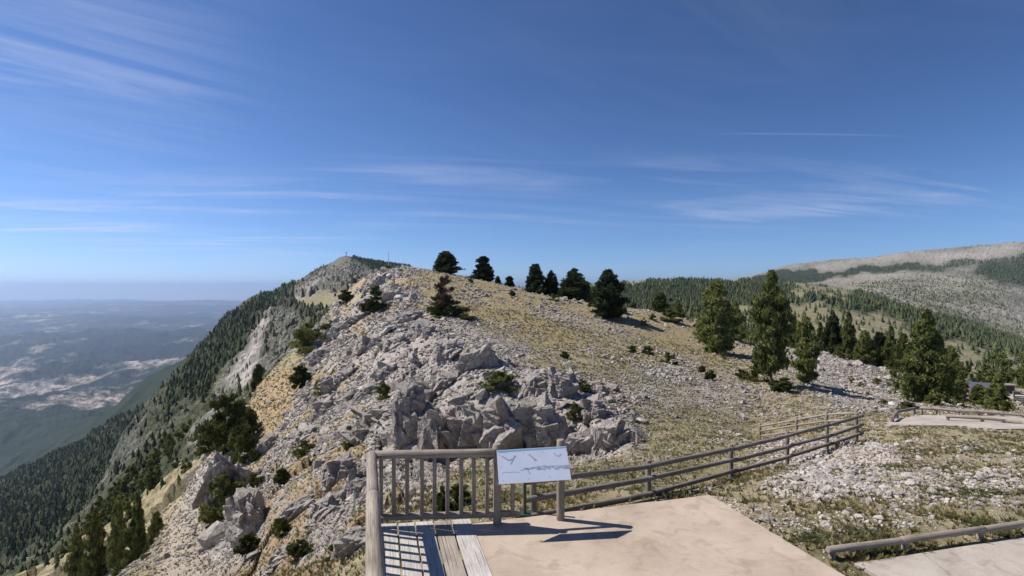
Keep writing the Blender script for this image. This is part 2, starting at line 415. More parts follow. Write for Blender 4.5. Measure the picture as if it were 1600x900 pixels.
# ---- relief added on the smooth land
nz = np.zeros_like(ZG)
m = DG < 150
x, y = XG[m], YG[m]
rk = rock[m]; cg = crag[m]
fade = sstep(9.5, 13, y) * 1.0
b = (blocks(x, y, 3.4, 1, 0.7, 1.7, R(35)) * 0.30 + blocks(x, y, 1.5, 2, 0.8, 1.5, R(25)) * 0.15 * sstep(60, 30, y) + blocks(x, y, 0.7, 3, 0.9) * 0.09 * sstep(30, 20, y))
cgn = blocks(x, y, 2.6, 21, 1.0, 1.9, R(40)) * 0.45 + fbm(x, y, 5, 3, 33, ridged=True) * 0.5
g = fbm(x, y, 6, 4, 9) * 0.22 + fbm(x, y, 1.2, 3, 10) * 0.05
big = sstep(45, 90, y) * 0.35 + 0.75
rock_gap = None
nz[m] = fade * (rk * (1 - cg) * b * big + cg * cgn * 0.62 + (1 - rk) * g * (0.35 + 0.65 * sstep(14, 40, y)))
m = (flank > 0)
x, y = XG[m], YG[m]
s_ = sstep(130, 600, y)
r1 = fbm(x, y * 0.8, 90, 5, 41, ridged=True) * (4 + 16 * s_) + fbm(x, y, 25, 4, 42, ridged=True) * (3.0 + 4 * s_) + blocks(x, y, 14, 43, 0.8) * (1.4 + 2.6 * s_) + blocks(x, y, 6, 44, 0.8) * (0.9 + .6 * s_)
calm = inpoly(jx[m], jy[m], [(430, 475), (500, 455), (560, 455), (560, 490), (480, 500)]) * 0.85
edge = sstep(1900, 1500, y)
nz[m] = r1 * (1 - calm) * edge * 0.8
m = (right_far > 0)
x, y = XG[m], YG[m]
s_ = sstep(130, 1500, y)
nz[m] = (fbm(x, y, 130, 5, 61) * (2.5 + 12 * s_) + fbm(x, y, 30, 3, 62, ridged=True) * (0.6 + 2.5 * s_)) * sstep(7000, 5500, y)
m = plain > 0
x, y = XG[m], YG[m]
w_ = plain[m]
amp = 65 + 150 * sstep(2500, 5500, y) * (1 - sstep(7000, 16000, y) * .3)
h = fbm(x, y * 1.2, 2600, 6, 71, ridged=True) * amp + (fbm(x, y, 750, 5, 72, ridged=True) * 85 + fbm(x, y, 280, 3, 73, ridged=True) * 26) * sstep(15000, 6000, y)
hills2 = np.clip(fbm(x, y * 1.6, 9000, 4, 75), 0, 1) * 420 * sstep(6500, 10000, y)
nz[m] += w_ * (h + hills2)
# keep the skyline summit and the low level ground where they were surveyed
nz *= 1 - 0.8 * sstep(930, 1050, DG) * sstep(1700, 1500, DG) * sstep(495, 520, PXG) * sstep(760, 640, PXG)
nz *= 1 - 0.75 * np.exp(-(((PXG - 541) / 12) ** 2 + ((np.log(DG) - math.log(1200)) / .08) ** 2))
ZG = ZG + nz
TG = (ZG - EYE) / DG

def ground_z(x, y):
    x = np.asarray(x, float); y = np.asarray(y, float)
    t = bilin_rows(TG, 800 + F * x / y, y)
    return EYE + t * y
def bilin_rows(grid, px, d):
    fy = np.clip(np.interp(np.log(d), LR, np.arange(len(LR))), 0, len(LR) - 1.001)
    fx = np.clip((px - COLS[0]) / (COLS[-1] - COLS[0]) * (len(COLS) - 1), 0, len(COLS) - 1.001)
    ix = fx.astype(int); iy = fy.astype(int); fx = fx - ix; fy = fy - iy
    return (grid[iy, ix] * (1 - fx) * (1 - fy) + grid[iy, ix + 1] * fx * (1 - fy)
            + grid[iy + 1, ix] * (1 - fx) * fy + grid[iy + 1, ix + 1] * fx * fy)
def gz(x, y):
    return float(ground_z(np.array([x]), np.array([y]))[0])
def spot(px, py, d0, d1):
    """ground point seen at that bearing and sight height, first hit between two distances"""
    ds = np.exp(np.linspace(math.log(d0), math.log(d1), 400))
    t = bilin_rows(TG, np.full(400, float(px)), ds)
    pyy = 450 - F * t
    hit = np.nonzero(pyy <= py)[0]
    i = hit[0] if len(hit) else int(np.argmin(np.abs(pyy - py)))
    d = float(ds[i])
    return (px - 800) / F * d, d, float(EYE + t[i] * d)

def tag(o, label=None, cat=None, group=None, kind=None):
    if label: o['label'] = label
    if cat: o['category'] = cat
    if group: o['group'] = group
    if kind: o['kind'] = kind
    return o

def np_mesh(name, V, faces, mat, k=4, smooth=False):
    me = bpy.data.meshes.new(name)
    nv, nf = len(V), len(faces)
    me.vertices.add(nv)
    me.vertices.foreach_set('co', np.ascontiguousarray(V, dtype=np.float32).ravel())
    me.loops.add(nf * k)
    me.loops.foreach_set('vertex_index', np.ascontiguousarray(faces, dtype=np.int32).ravel())
    me.polygons.add(nf)
    me.polygons.foreach_set('loop_start', np.arange(0, nf * k, k, dtype=np.int32))
    me.polygons.foreach_set('use_smooth', np.full(nf, smooth))
    me.update(calc_edges=True)
    if mat: me.materials.append(mat)
    return me

def fattr(me, name, vals):
    a = me.attributes.new(name, 'FLOAT', 'POINT')
    a.data.foreach_set('value', np.ascontiguousarray(vals, dtype=np.float32).ravel())

def grid_part(name, r0, r1, mat, attrs, smooth=False):
    nr, nc = r1 - r0, len(COLS)
    V = np.stack([XG[r0:r1], YG[r0:r1], ZG[r0:r1]], -1).reshape(-1, 3)
    idx = np.arange(nr * nc).reshape(nr, nc)
    Fc = np.stack([idx[:-1, :-1], idx[:-1, 1:], idx[1:, 1:], idx[1:, :-1]], -1).reshape(-1, 4)
    me = np_mesh(name, V, Fc, mat, 4, smooth)
    for k_, g_ in attrs.items():
        fattr(me, k_, g_[r0:r1])
    o = bpy.data.objects.new(name, me)
    COL.objects.link(o)
    o['kind'] = 'structure'
    return o
# ---------------------------------------------------------------- land materials
def attr(nt, name):
    return nd(nt, 'ShaderNodeAttribute', attribute_name=name).outputs['Fac']

def stone_colour(nt, pos, k=1.0):
    n1 = noise(nt, pos, 0.35 * k, 5, 0.6)
    n2 = noise(nt, pos, 3.2 * k, 6, 0.7)
    a = ramp(nt, n2, [(0.30, (0.175, 0.155, 0.136)), (0.45, (0.345, 0.308, 0.275)), (0.66, (0.55, 0.495, 0.445))])
    return mixc(nt, ramp(nt, n1, [(0.5, 0.0), (0.72, 0.5)]), a, (0.47, 0.375, 0.31))

def make_ground():
    m, nt, b = new_mat('stony_ground', 0.95, 0.1)
    pos = nd(nt, 'ShaderNodeNewGeometry').outputs['Position']
    rock, och, grv, gold, scr, grn = [attr(nt, k) for k in ('rock', 'ochre', 'gravel', 'gold', 'scree', 'green')]
    nA = noise(nt, pos, 0.5, 5, 0.6)
    nB = noise(nt, pos, 2.6, 6, 0.68)
    nC = noise(nt, pos, 9.0, 5, 0.7)
    grass = ramp(nt, mth(nt, 'ADD', mth(nt, 'MULTIPLY', nA, 0.55), mth(nt, 'MULTIPLY', nB, 0.45)),
                 [(0.36, (0.12, 0.108, 0.052)), (0.45, (0.235, 0.20, 0.105)), (0.53, (0.35, 0.29, 0.17)), (0.66, (0.45, 0.37, 0.245))])
    goldc = ramp(nt, nB, [(0.32, (0.15, 0.13, 0.055)), (0.5, (0.32, 0.255, 0.13)), (0.7, (0.42, 0.335, 0.19))])
    c = mixc(nt, mth(nt, 'MULTIPLY', gold, 0.75), grass, goldc)
    grc = ramp(nt, nB, [(0.35, (0.05, 0.062, 0.022)), (0.6, (0.15, 0.145, 0.06)), (0.75, (0.24, 0.2, 0.1))])
    c = mixc(nt, mth(nt, 'MULTIPLY', grn, 0.8), c, grc)
    occ = ramp(nt, nB, [(0.3, (0.20, 0.15, 0.085)), (0.5, (0.40, 0.29, 0.165)), (0.72, (0.47, 0.37, 0.25))])
    c = mixc(nt, mth(nt, 'MULTIPLY', och, 0.9), c, occ)
    c = mixc(nt, mth(nt, 'MULTIPLY', grv, 0.92), c, ramp(nt, nC, [(0.3, (0.30, 0.24, 0.18)), (0.6, (0.47, 0.40, 0.32))]))
    # how much bare stone shows through, patch by patch
    cov = mth(nt, 'ADD', mth(nt, 'MULTIPLY', rock, 0.55), mth(nt, 'MULTIPLY', scr, 0.42))
    cov = mth(nt, 'ADD', cov, mth(nt, 'MULTIPLY', mth(nt, 'SUBTRACT', nA, 0.5), 0.9))
    cov = mth(nt, 'SUBTRACT', cov, mth(nt, 'MULTIPLY', och, 0.42))
    cov = mth(nt, 'SUBTRACT', cov, mth(nt, 'MULTIPLY', gold, 0.12))
    cov = mth(nt, 'ADD', cov, 0.36)
    v = nd(nt, 'ShaderNodeTexVoronoi', {'Vector': pos, 'Scale': 5.5, 'Randomness': 1.0})
    thr = mth(nt, 'ADD', mth(nt, 'MULTIPLY', nC, 0.9), mth(nt, 'MULTIPLY', v.outputs['Distance'], 0.35))
    msk = nd(nt, 'ShaderNodeMapRange', {'Value': mth(nt, 'SUBTRACT', cov, thr), 'From Min': -0.10, 'From Max': 0.02}).outputs[0]
    sc = stone_colour(nt, pos)
    c = mixc(nt, msk, c, sc)
    nt.links.new(c, b.inputs['Base Color'])
    h = mth(nt, 'ADD', mth(nt, 'MULTIPLY', nB, 0.5), mth(nt, 'MULTIPLY', nC, 0.35))
    h = mth(nt, 'ADD', h, mth(nt, 'MULTIPLY', msk, 0.12))
    bp = nd(nt, 'ShaderNodeBump', {'Height': h, 'Strength': 0.9, 'Distance': 0.35})
    nt.links.new(bp.outputs[0], b.inputs['Normal'])
    return m

def make_mountain():
    m, nt, b = new_mat('mountain_slope', 0.95, 0.05)
    pos = nd(nt, 'ShaderNodeNewGeometry').outputs['Position']
    wood, pale, cliff, meadow = [attr(nt, k) for k in ('wood', 'pale', 'cliff', 'meadow')]
    nA = noise(nt, pos, 0.02, 5, 0.6)
    nB = noise(nt, pos, 0.11, 6, 0.7)
    c = ramp(nt, mth(nt, 'ADD', mth(nt, 'MULTIPLY', nA, 0.4), mth(nt, 'MULTIPLY', nB, 0.6)),
             [(0.36, (0.045, 0.052, 0.027)), (0.47, (0.10, 0.10, 0.062)), (0.57, (0.185, 0.175, 0.13)), (0.68, (0.36, 0.335, 0.29))])
    rc = ramp(nt, nB, [(0.36, (0.085, 0.082, 0.07)), (0.48, (0.19, 0.178, 0.158)), (0.62, (0.32, 0.30, 0.27))])
    c = mixc(nt, cliff, c, rc)
    # low scrub and juniper speckled over the open slopes
    spk = ramp(nt, mth(nt, 'ADD', mth(nt, 'MULTIPLY', noise(nt, pos, 0.42, 3, 0.6), 0.7), mth(nt, 'MULTIPLY', nB, 0.3)), [(0.50, 0.0), (0.54, 0.85)])
    c = mixc(nt, mth(nt, 'MULTIPLY', spk, mth(nt, 'SUBTRACT', 1.0, mth(nt, 'MAXIMUM', mth(nt, 'MULTIPLY', meadow, 0.75), mth(nt, 'MULTIPLY', pale, 1.4, clamp=True)))), c, (0.05, 0.058, 0.03))
    c = mixc(nt, pale, c, ramp(nt, nB, [(0.3, (0.36, 0.325, 0.29)), (0.7, (0.46, 0.415, 0.375))]))
    c = mixc(nt, meadow, c, ramp(nt, nB, [(0.3, (0.19, 0.18, 0.10)), (0.7, (0.33, 0.28, 0.18))]))
    c = mixc(nt, wood, c, ramp(nt, nB, [(0.3, (0.03, 0.038, 0.02)), (0.7, (0.075, 0.08, 0.042))]))
    nt.links.new(c, b.inputs['Base Color'])
    bp = nd(nt, 'ShaderNodeBump', {'Height': nB, 'Strength': 0.8, 'Distance': 3.0})
    nt.links.new(bp.outputs[0], b.inputs['Normal'])
    return m

def make_plain():
    m, nt, b = new_mat('valley_land', 0.95, 0.02)
    pos = nd(nt, 'ShaderNodeNewGeometry').outputs['Position']
    bad, wood = attr(nt, 'badland'), attr(nt, 'wood')
    mp = nd(nt, 'ShaderNodeMapping', {'Vector': pos, 'Scale': (1, 1, 0)}).outputs[0]
    n1 = noise(nt, mp, 0.00035, 6, 0.62)
    n2 = noise(nt, mp, 0.0022, 6, 0.65)
    n3 = noise(nt, mp, 0.008, 5, 0.7)
    forest = ramp(nt, n3, [(0.3, (0.012, 0.018, 0.010)), (0.7, (0.036, 0.044, 0.024))])
    v = nd(nt, 'ShaderNodeTexVoronoi', {'Vector': mp, 'Scale': 0.0028, 'Randomness': 1.0})
    fld = ramp(nt, nd(nt, 'ShaderNodeSeparateXYZ', {0: v.outputs['Color']}).outputs[0],
               [(0.0, (0.30, 0.25, 0.17)), (0.35, (0.42, 0.34, 0.24)), (0.6, (0.14, 0.15, 0.07)), (0.8, (0.36, 0.30, 0.21))], 'CONSTANT')
    fm = mth(nt, 'MULTIPLY', ramp(nt, n1, [(0.50, 0.0), (0.58, 1.0)]), ramp(nt, n2, [(0.50, 0.0), (0.56, 1.0)]))
    c = mixc(nt, fm, forest, fld)
    marl = ramp(nt, n3, [(0.36, (0.03, 0.035, 0.025)), (0.46, (0.16, 0.135, 0.105)), (0.56, (0.46, 0.385, 0.32)), (0.70, (0.60, 0.51, 0.44))])
    bm = nd(nt, 'ShaderNodeMapRange', {'Value': mth(nt, 'ADD', mth(nt, 'MULTIPLY', bad, 0.9), mth(nt, 'MULTIPLY', mth(nt, 'SUBTRACT', n2, 0.5), 2.2)), 'From Min': 0.36, 'From Max': 0.72}).outputs[0]
    c = mixc(nt, mth(nt, 'MULTIPLY', bm, mth(nt, 'GREATER_THAN', bad, 0.05)), c, marl)
    c = mixc(nt, wood, c, ramp(nt, n3, [(0.3, (0.02, 0.03, 0.018)), (0.7, (0.045, 0.055, 0.03))]))
    nt.links.new(c, b.inputs['Base Color'])
    return m

M_GROUND, M_MOUNT, M_PLAIN = make_ground(), make_mountain(), make_plain()

# zones of the mountains: woods, pale scree, cliffs, meadows
wood = np.zeros_like(ZG); pale = np.zeros_like(ZG); cliff = np.zeros_like(ZG); meadow = np.zeros_like(ZG)
ridge_wood = [(860, 470), (930, 448), (1000, 447), (1060, 441), (1180, 441), (1250, 446), (1350, 466), (1440, 488), (1520, 508), (1640, 550), (1700, 640), (1560, 590), (1440, 530), (1300, 476), (1240, 474), (1150, 478), (1080, 500), (960, 492)]
clear1 = [(1228, 449), (1262, 449), (1330, 463), (1335, 470), (1300, 472), (1240, 462)]
clear2 = [(1210, 474), (1300, 476), (1420, 505), (1440, 545), (1330, 545), (1220, 520)]
clear3 = [(1470, 530), (1520, 538), (1600, 560), (1600, 580), (1500, 575), (1440, 560)]
foot_wood = [(1150, 446), (1175, 437), (1222, 424), (1262, 424), (1305, 428), (1290, 438), (1240, 444)]
foot_wood2 = [(1290, 432), (1330, 422), (1390, 415), (1425, 408), (1440, 411), (1400, 420), (1340, 430)]
foot_wood3 = [(1515, 428), (1540, 415), (1620, 402), (1700, 404), (1880, 410), (1880, 460), (1600, 446), (1570, 444), (1545, 436)]
sparse = [(1330, 448), (1440, 432), (1540, 434), (1575, 450), (1570, 480), (1640, 545), (1880, 620), (1560, 527), (1440, 487)]
R_ = (PXG > 600) & (DG > 130)
wood[R_] = np.maximum.reduce([zone(ridge_wood, 130, 1700), zone(foot_wood, 1500, 9000), zone(foot_wood2, 1500, 9000), zone(foot_wood3, 1400, 9000)])[R_]
clr = np.maximum.reduce([zone(clear1), zone(clear2), zone(clear3)])
wood = np.where(R_ & (clr > 0), 0, wood)
meadow = np.where(R_ & (DG < 1700), np.clip(1 - wood, 0, 1) * 0.85, meadow)
meadow = np.where(R_ & (DG >= 1400), (zone([(1280, 445), (1310, 436), (1440, 426), (1560, 446), (1600, 520), (1500, 505), (1380, 462)], 1400, 3300) * 0.35), meadow)
pale = np.where(R_ & (DG >= 1300) & (DG < 2300) & (wood < .5), 0.38 + .4 * np.clip(fbm(XG, YG, 220, 4, 98) * 2, -.8, 1), pale)
pale = np.where(R_ & (DG >= 2300) & (wood < .5), 0.50 + .35 * np.clip(fbm(XG, YG, 300, 4, 91) * 2, -.9, 1), pale)
L_ = (PXG <= 640) & (DG > 130) & (DG < 1900)
fl_w = np.maximum.reduce([
    zone([(332, 525), (370, 495), (430, 470), (470, 448), (440, 480), (415, 500), (405, 520), (385, 560), (350, 590), (320, 640), (290, 640), (262, 660), (255, 640), (300, 570)], 130, 1300),
    zone([(547, 398), (600, 404), (700, 418), (820, 446), (820, 470), (700, 440), (640, 432), (600, 428), (580, 424), (560, 412)], 900, 2200),
    zone([(430, 488), (480, 480), (520, 500), (560, 490), (480, 510), (440, 505)], 200, 800) * .6,
    zone([(-300, 760), (0, 745), (240, 625), (205, 690), (170, 760), (120, 830), (-50, 1000), (-300, 1000)], 420, 1900),
    zone([(100, 900), (190, 770), (260, 690), (300, 700), (240, 800), (200, 900)], 130, 420) * .75])
fl_w = np.maximum(fl_w, 0.45 * ((PXG < 330) & (PY0 > 590)) * (0.4 + .6 * sstep(-.2, .2, fbm(XG, YG, 22, 3, 97))))
wood = np.where(L_, fl_w, wood)
cliff = np.where(L_, np.clip(zone([(478, 440), (541, 398), (575, 412), (640, 440), (600, 470), (540, 470), (480, 470)], 500, 1400)
                 + zone([(165, 690), (215, 660), (235, 720), (200, 780), (160, 790)], 300, 600)
                 + zone([(420, 470), (480, 500), (480, 560), (400, 620), (390, 600), (430, 530)], 150, 900) * .8, 0, 1), cliff)
pale = np.where(L_, np.clip(zone([(398, 512), (425, 500), (420, 530), (395, 590), (385, 610), (355, 615), (375, 570)], 150, 700)
                + zone([(478, 455), (500, 437), (512, 440), (490, 480), (440, 480), (455, 470)], 400, 1300) * .7
                + zone([(300, 690), (340, 640), (345, 665), (300, 715)], 130, 320) * .9, 0, 1), pale)
cliff = np.where(L_ & (wood > .5) & (PXG > 540), 0, cliff)
meadow = np.where(L_, zone([(440, 478), (500, 458), (556, 452), (550, 482), (500, 484)], 300, 1000), meadow)
badl = sstep(3700, 4200, DG) * (1 - sstep(6800, 8500, DG)) * (PXG < 600)
brk = (fbm(XG, YG, 260, 4, 95) > 0.10) & (fbm(XG, YG, 900, 3, 96) > -0.15)
wood = np.where(R_ & (DG >= 2000) & brk & inpoly(jx, jy, [(1330, 428), (1400, 412), (1500, 404), (1640, 396), (1640, 470), (1580, 450), (1520, 430), (1430, 428), (1350, 434)]), 0.9, wood)
wood, pale, cliff, meadow = soften(wood, 2), soften(pale, 3), soften(cliff, 4), soften(meadow, 4)
badl *= 0.35 + 0.65 * (sstep(-0.25, 0.25, fbm(XG, YG, 1700, 3, 88)))
dk = ((DG < 3900) & (PXG < 600)).astype(float)

_i1 = int(np.searchsorted(ROWS, 150)); _i2 = int(np.searchsorted(ROWS, 1850)); _i3 = int(np.searchsorted(ROWS, 6500))
print('ZMAX', ZG.max(), ZG[(PXG<1700)].max())
grid_part('ground', 0, _i1 + 1, M_GROUND, dict(rock=rock, ochre=ochre, gravel=gravel, gold=gold, scree=scree, green=green))
grid_part('mountain', _i1, _i2 + 1, M_MOUNT, dict(wood=wood, pale=pale, cliff=cliff, meadow=meadow))
# beyond: the low country on the left, the high massif on the right
def grid_block(name, r0, r1, c0, c1, mat, attrs):
    nr, nc = r1 - r0, c1 - c0
    V = np.stack([XG[r0:r1, c0:c1], YG[r0:r1, c0:c1], ZG[r0:r1, c0:c1]], -1).reshape(-1, 3)
    idx = np.arange(nr * nc).reshape(nr, nc)
    Fc = np.stack([idx[:-1, :-1], idx[:-1, 1:], idx[1:, 1:], idx[1:, :-1]], -1).reshape(-1, 4)
    me = np_mesh(name, V, Fc, mat, 4, False)
    for k_, g_ in attrs.items():
        fattr(me, k_, g_[r0:r1, c0:c1])
    o = bpy.data.objects.new(name, me); COL.objects.link(o); o['kind'] = 'structure'
    return o
_cm = int(np.searchsorted(COLS, 700))
grid_block('valley', _i2, len(ROWS), 0, _cm + 1, M_PLAIN, dict(badland=badl, wood=dk))
grid_block('mountains', _i2, _i3 + 1, _cm, len(COLS), M_MOUNT, dict(wood=wood, pale=pale, cliff=cliff, meadow=meadow))
grid_block('plain', _i3, len(ROWS), _cm, len(COLS), M_PLAIN, dict(badland=badl * 0, wood=dk * 0))
# the ground goes on behind the camera
bm = bmesh.new()
vs = [bm.verts.new(p) for p in ((-1.08, 0.8, -0.42), (1.13, 0.8, -0.27), (40, 0.8, -1.2), (60, -60, -6), (-60, -60, -30), (-40, 0.8, -22))]
bm.faces.new(vs)
me = bpy.data.meshes.new('ground_behind'); bm.to_mesh(me); bm.free(); me.materials.append(M_GROUND)
o = bpy.data.objects.new('ground', me); COL.objects.link(o); o['kind'] = 'structure'
# the air
hz, hnt, hb = new_mat('haze')
hnt.nodes.remove(hb)
pv = nd(hnt, 'ShaderNodeVolumePrincipled', {'Color': (0.56, 0.72, 1.0, 1), 'Density': 4.4e-5, 'Anisotropy': 0.5})
hnt.links.new(pv.outputs[0], hnt.nodes['Material Output'].inputs['Volume'])
V = np.array([(sx * 66000, sy, sz) for sx in (-1, 1) for sy in (-2000, 46000) for sz in (float(ZG.min()) - 5, float(ZG.max()) + 25)])
Fc = np.array([(0, 1, 3, 2), (4, 6, 7, 5), (0, 4, 5, 1), (2, 3, 7, 6), (0, 2, 6, 4), (1, 5, 7, 3)])
me = np_mesh('haze', V, Fc, hz)
o = bpy.data.objects.new('haze', me); COL.objects.link(o); o['kind'] = 'stuff'
o['label'] = 'pale blue haze over the plains and far mountains'
# ---------------------------------------------------------------- stones, plants and trees
rng = np.random.default_rng(11)

def make_stone_mat():
    m, nt, b = new_mat('limestone', 0.9, 0.15)
    pos = nd(nt, 'ShaderNodeNewGeometry').outputs['Position']
    tone = attr(nt, 'tone')
    c = stone_colour(nt, pos, 1.0)
    g = ramp(nt, tone, [(0.0, 0.58), (0.75, 1.15), (1.0, 1.5)])
    c = mixc(nt, 1.0, c, g, 'MULTIPLY')
    nt.links.new(c, b.inputs['Base Color'])
    h = mth(nt, 'ADD', noise(nt, pos, 5.0, 6, 0.7), mth(nt, 'MULTIPLY', noise(nt, pos, 20.0, 4, 0.6), 0.3))
    nt.links.new(nd(nt, 'ShaderNodeBump', {'Height': h, 'Strength': 0.8, 'Distance': 0.18}).outputs[0], b.inputs['Normal'])
    return m
M_STONE = make_stone_mat()

def leaf_mat(name, stops, rough=0.75, transl=0.2, vary=True):
    m, nt, b = new_mat(name, rough, 0.12)
    pos = nd(nt, 'ShaderNodeNewGeometry').outputs['Position']
    tone = attr(nt, 'tone')
    n = noise(nt, pos, 1.1, 3, 0.6)
    f = mth(nt, 'ADD', mth(nt, 'MULTIPLY', n, 0.6), mth(nt, 'MULTIPLY', tone, 0.5))
    f = mth(nt, 'ADD', f, mth(nt, 'MULTIPLY', mth(nt, 'SUBTRACT', nd(nt, 'ShaderNodeObjectInfo').outputs['Random'], 0.5), 0.22))
    c = ramp(nt, f, stops)
    nt.links.new(c, b.inputs['Base Color'])
    tr = nd(nt, 'ShaderNodeBsdfTranslucent', {'Color': c})
    mx = nd(nt, 'ShaderNodeMixShader', {0: transl, 1: b.outputs[0], 2: tr.outputs[0]})
    nt.links.new(mx.outputs[0], nt.nodes['Material Output'].inputs['Surface'])
    return m
M_NEEDLE = leaf_mat('pine_needles', [(0.3, (0.045, 0.06, 0.020)), (0.55, (0.15, 0.172, 0.054)), (0.8, (0.31, 0.32, 0.11))])
M_DARKN = leaf_mat('dark_pine_needles', [(0.3, (0.024, 0.034, 0.017)), (0.55, (0.052, 0.066, 0.029)), (0.8, (0.085, 0.10, 0.042))])
M_JUNI = leaf_mat('juniper_leaves', [(0.3, (0.06, 0.075, 0.024)), (0.55, (0.15, 0.165, 0.05)), (0.8, (0.27, 0.28, 0.09))])
M_JUNI2 = leaf_mat('dark_juniper_leaves', [(0.3, (0.035, 0.048, 0.018)), (0.55, (0.085, 0.10, 0.034)), (0.8, (0.15, 0.165, 0.055))])
M_DEAD = leaf_mat('withered_needles', [(0.3, (0.085, 0.052, 0.038)), (0.55, (0.16, 0.098, 0.072)), (0.8, (0.23, 0.155, 0.12))], transl=0.05)
M_FOREST = leaf_mat('forest_needles', [(0.3, (0.036, 0.052, 0.028)), (0.55, (0.078, 0.097, 0.046)), (0.8, (0.14, 0.158, 0.072))])  # needle tones lifted and slightly blued, some of the haze put into the colour
M_GRASS = leaf_mat('dry_grass', [(0.3, (0.10, 0.10, 0.035)), (0.5, (0.22, 0.19, 0.08)), (0.7, (0.34, 0.27, 0.135)), (0.9, (0.42, 0.34, 0.19))], transl=0.25)
M_HERB = leaf_mat('green_grass', [(0.3, (0.045, 0.055, 0.018)), (0.6, (0.11, 0.115, 0.04)), (0.9, (0.19, 0.175, 0.07))], transl=0.2)

def bark_mat():
    m, nt, b = new_mat('pine_bark', 0.95, 0.1)
    pos = nd(nt, 'ShaderNodeNewGeometry').outputs['Position']
    n = noise(nt, nd(nt, 'ShaderNodeMapping', {'Vector': pos, 'Scale': (1, 1, 0.25)}).outputs[0], 9, 5, 0.7)
    nt.links.new(ramp(nt, n, [(0.3, (0.05, 0.035, 0.028)), (0.6, (0.15, 0.115, 0.09)), (0.8, (0.24, 0.2, 0.17))]), b.inputs['Base Color'])
    nt.links.new(nd(nt, 'ShaderNodeBump', {'Height': n, 'Strength': 1.0, 'Distance': 0.05}).outputs[0], b.inputs['Normal'])
    return m
M_BARK = bark_mat()

def rotz(V, a):
    c, s = np.cos(a), np.sin(a)
    return np.stack([V[..., 0] * c - V[..., 1] * s, V[..., 0] * s + V[..., 1] * c, V[..., 2]], -1)

def rand_rots(n):
    q = rng.normal(size=(n, 4)); q /= np.linalg.norm(q, axis=1, keepdims=True)
    w, x, y, z = q.T
    return np.stack([np.stack([1 - 2 * (y * y + z * z), 2 * (x * y - z * w), 2 * (x * z + y * w)], -1),
                     np.stack([2 * (x * y + z * w), 1 - 2 * (x * x + z * z), 2 * (y * z - x * w)], -1),
                     np.stack([2 * (x * z - y * w), 2 * (y * z + x * w), 1 - 2 * (x * x + y * y)], -1)], 1)

def hull_mesh(seed, n=11, squash=0.7):
    r = np.random.default_rng(seed)
    P = r.normal(size=(n, 3)); P /= np.linalg.norm(P, axis=1, keepdims=True)
    P *= r.uniform(0.75, 1.1, (n, 1)); P[:, 2] *= squash; P[:, 0] *= r.uniform(0.9, 1.3)
    bm_ = bmesh.new()
    for p in P: bm_.verts.new(p)
    res = bmesh.ops.convex_hull(bm_, input=bm_.verts)
    bmesh.ops.delete(bm_, geom=[v for v in bm_.verts if not v.link_faces], context='VERTS')
    bmesh.ops.triangulate(bm_, faces=bm_.faces)
    bm_.verts.ensure_lookup_table(); bm_.verts.index_update()
    V = np.array([v.co[:] for v in bm_.verts]) * 0.5
    Fc = np.array([[v.index for v in f.verts] for f in bm_.faces])
    bm_.free()
    return V, Fc
STONES = [hull_mesh(100 + i, 10 + i % 4, 0.55 + 0.06 * (i % 5)) for i in range(12)]

def merge(name, parts, mat, smooth=False, k=3):
    """parts: list of (V (n,v,3), F (f,k), tone (n,))"""
    Vs, Fs, Ts, off = [], [], [], 0
    for V, Fc, T in parts:
        n, v = V.shape[:2]
        if n == 0: continue
        Vs.append(V.reshape(-1, 3))
        Fs.append((Fc[None] + (np.arange(n) * v)[:, None, None] + off).reshape(-1, k))
        Ts.append(np.repeat(T, v) if T.ndim == 1 else T.ravel())
        off += n * v
    me = np_mesh(name, np.concatenate(Vs), np.concatenate(Fs), mat, k, smooth)
    fattr(me, 'tone', np.concatenate(Ts))
    return me

def link(name, me, parent=None):
    o = bpy.data.objects.new(name, me)
    COL.objects.link(o)
    if parent is not None: o.parent = parent
    return o
def empty(name, loc=(0, 0, 0), rz=0):
    o = bpy.data.objects.new(name, None)
    o.empty_display_size = 0.3
    COL.objects.link(o)
    o.location = loc; o.rotation_euler = (0, 0, rz)
    return o

# which cells can be seen (with a margin, so that a step to the side still finds them clothed)
PYG = 450 - F * TG
_run = np.minimum.accumulate(PYG, axis=0)
VIS = (PYG <= _run + 22) & (PYG < 1150) & (PXG > -230) & (PXG < 1830)

def sample_cells(weight, n, r):
    """n random places, drawn by weight over the visible land"""
    w = (weight * VIS)[:-1, :-1].ravel()
    c = np.cumsum(w)
    idx = np.searchsorted(c, r.random(n) * c[-1])
    i, j = np.unravel_index(idx, (len(ROWS) - 1, len(COLS) - 1))
    fi = r.random(n); fj = r.random(n)
    d = ROWS[i] * (1 - fi) + ROWS[i + 1] * fi
    px = COLS[j] * (1 - fj) + COLS[j + 1] * fj
    x = (px - 800) / F * d
    return x, d, ground_z(x, d), i, j

def clear_of_slabs(x, y):
    """True where nothing paved stands"""
    a = inpoly(x, y, [(-2.15, 7.7), (-.3, 7.85), (1.4, 8.3), (3.42, 8.8), (4.02, 6.73), (5.5, 2), (6, 0), (-.3, 0)])
    b = inpoly(x, y, LOWER_PATH) | inpoly(x, y, TERRACE)
    return ~(a | b)
LOWER_PATH = [(4.45, 6.66), (5.3, 6.86), (7.57, 7.42), (11, 8.2), (12, 2), (6.3, 2)]
TERRACE = [(14.1, 19.2), (16.3, 18.6), (17.6, 17.7), (19.5, 17.0), (30, 16.5), (32, 22.5), (24, 22.3), (18.4, 22.8), (15.7, 21.2)]

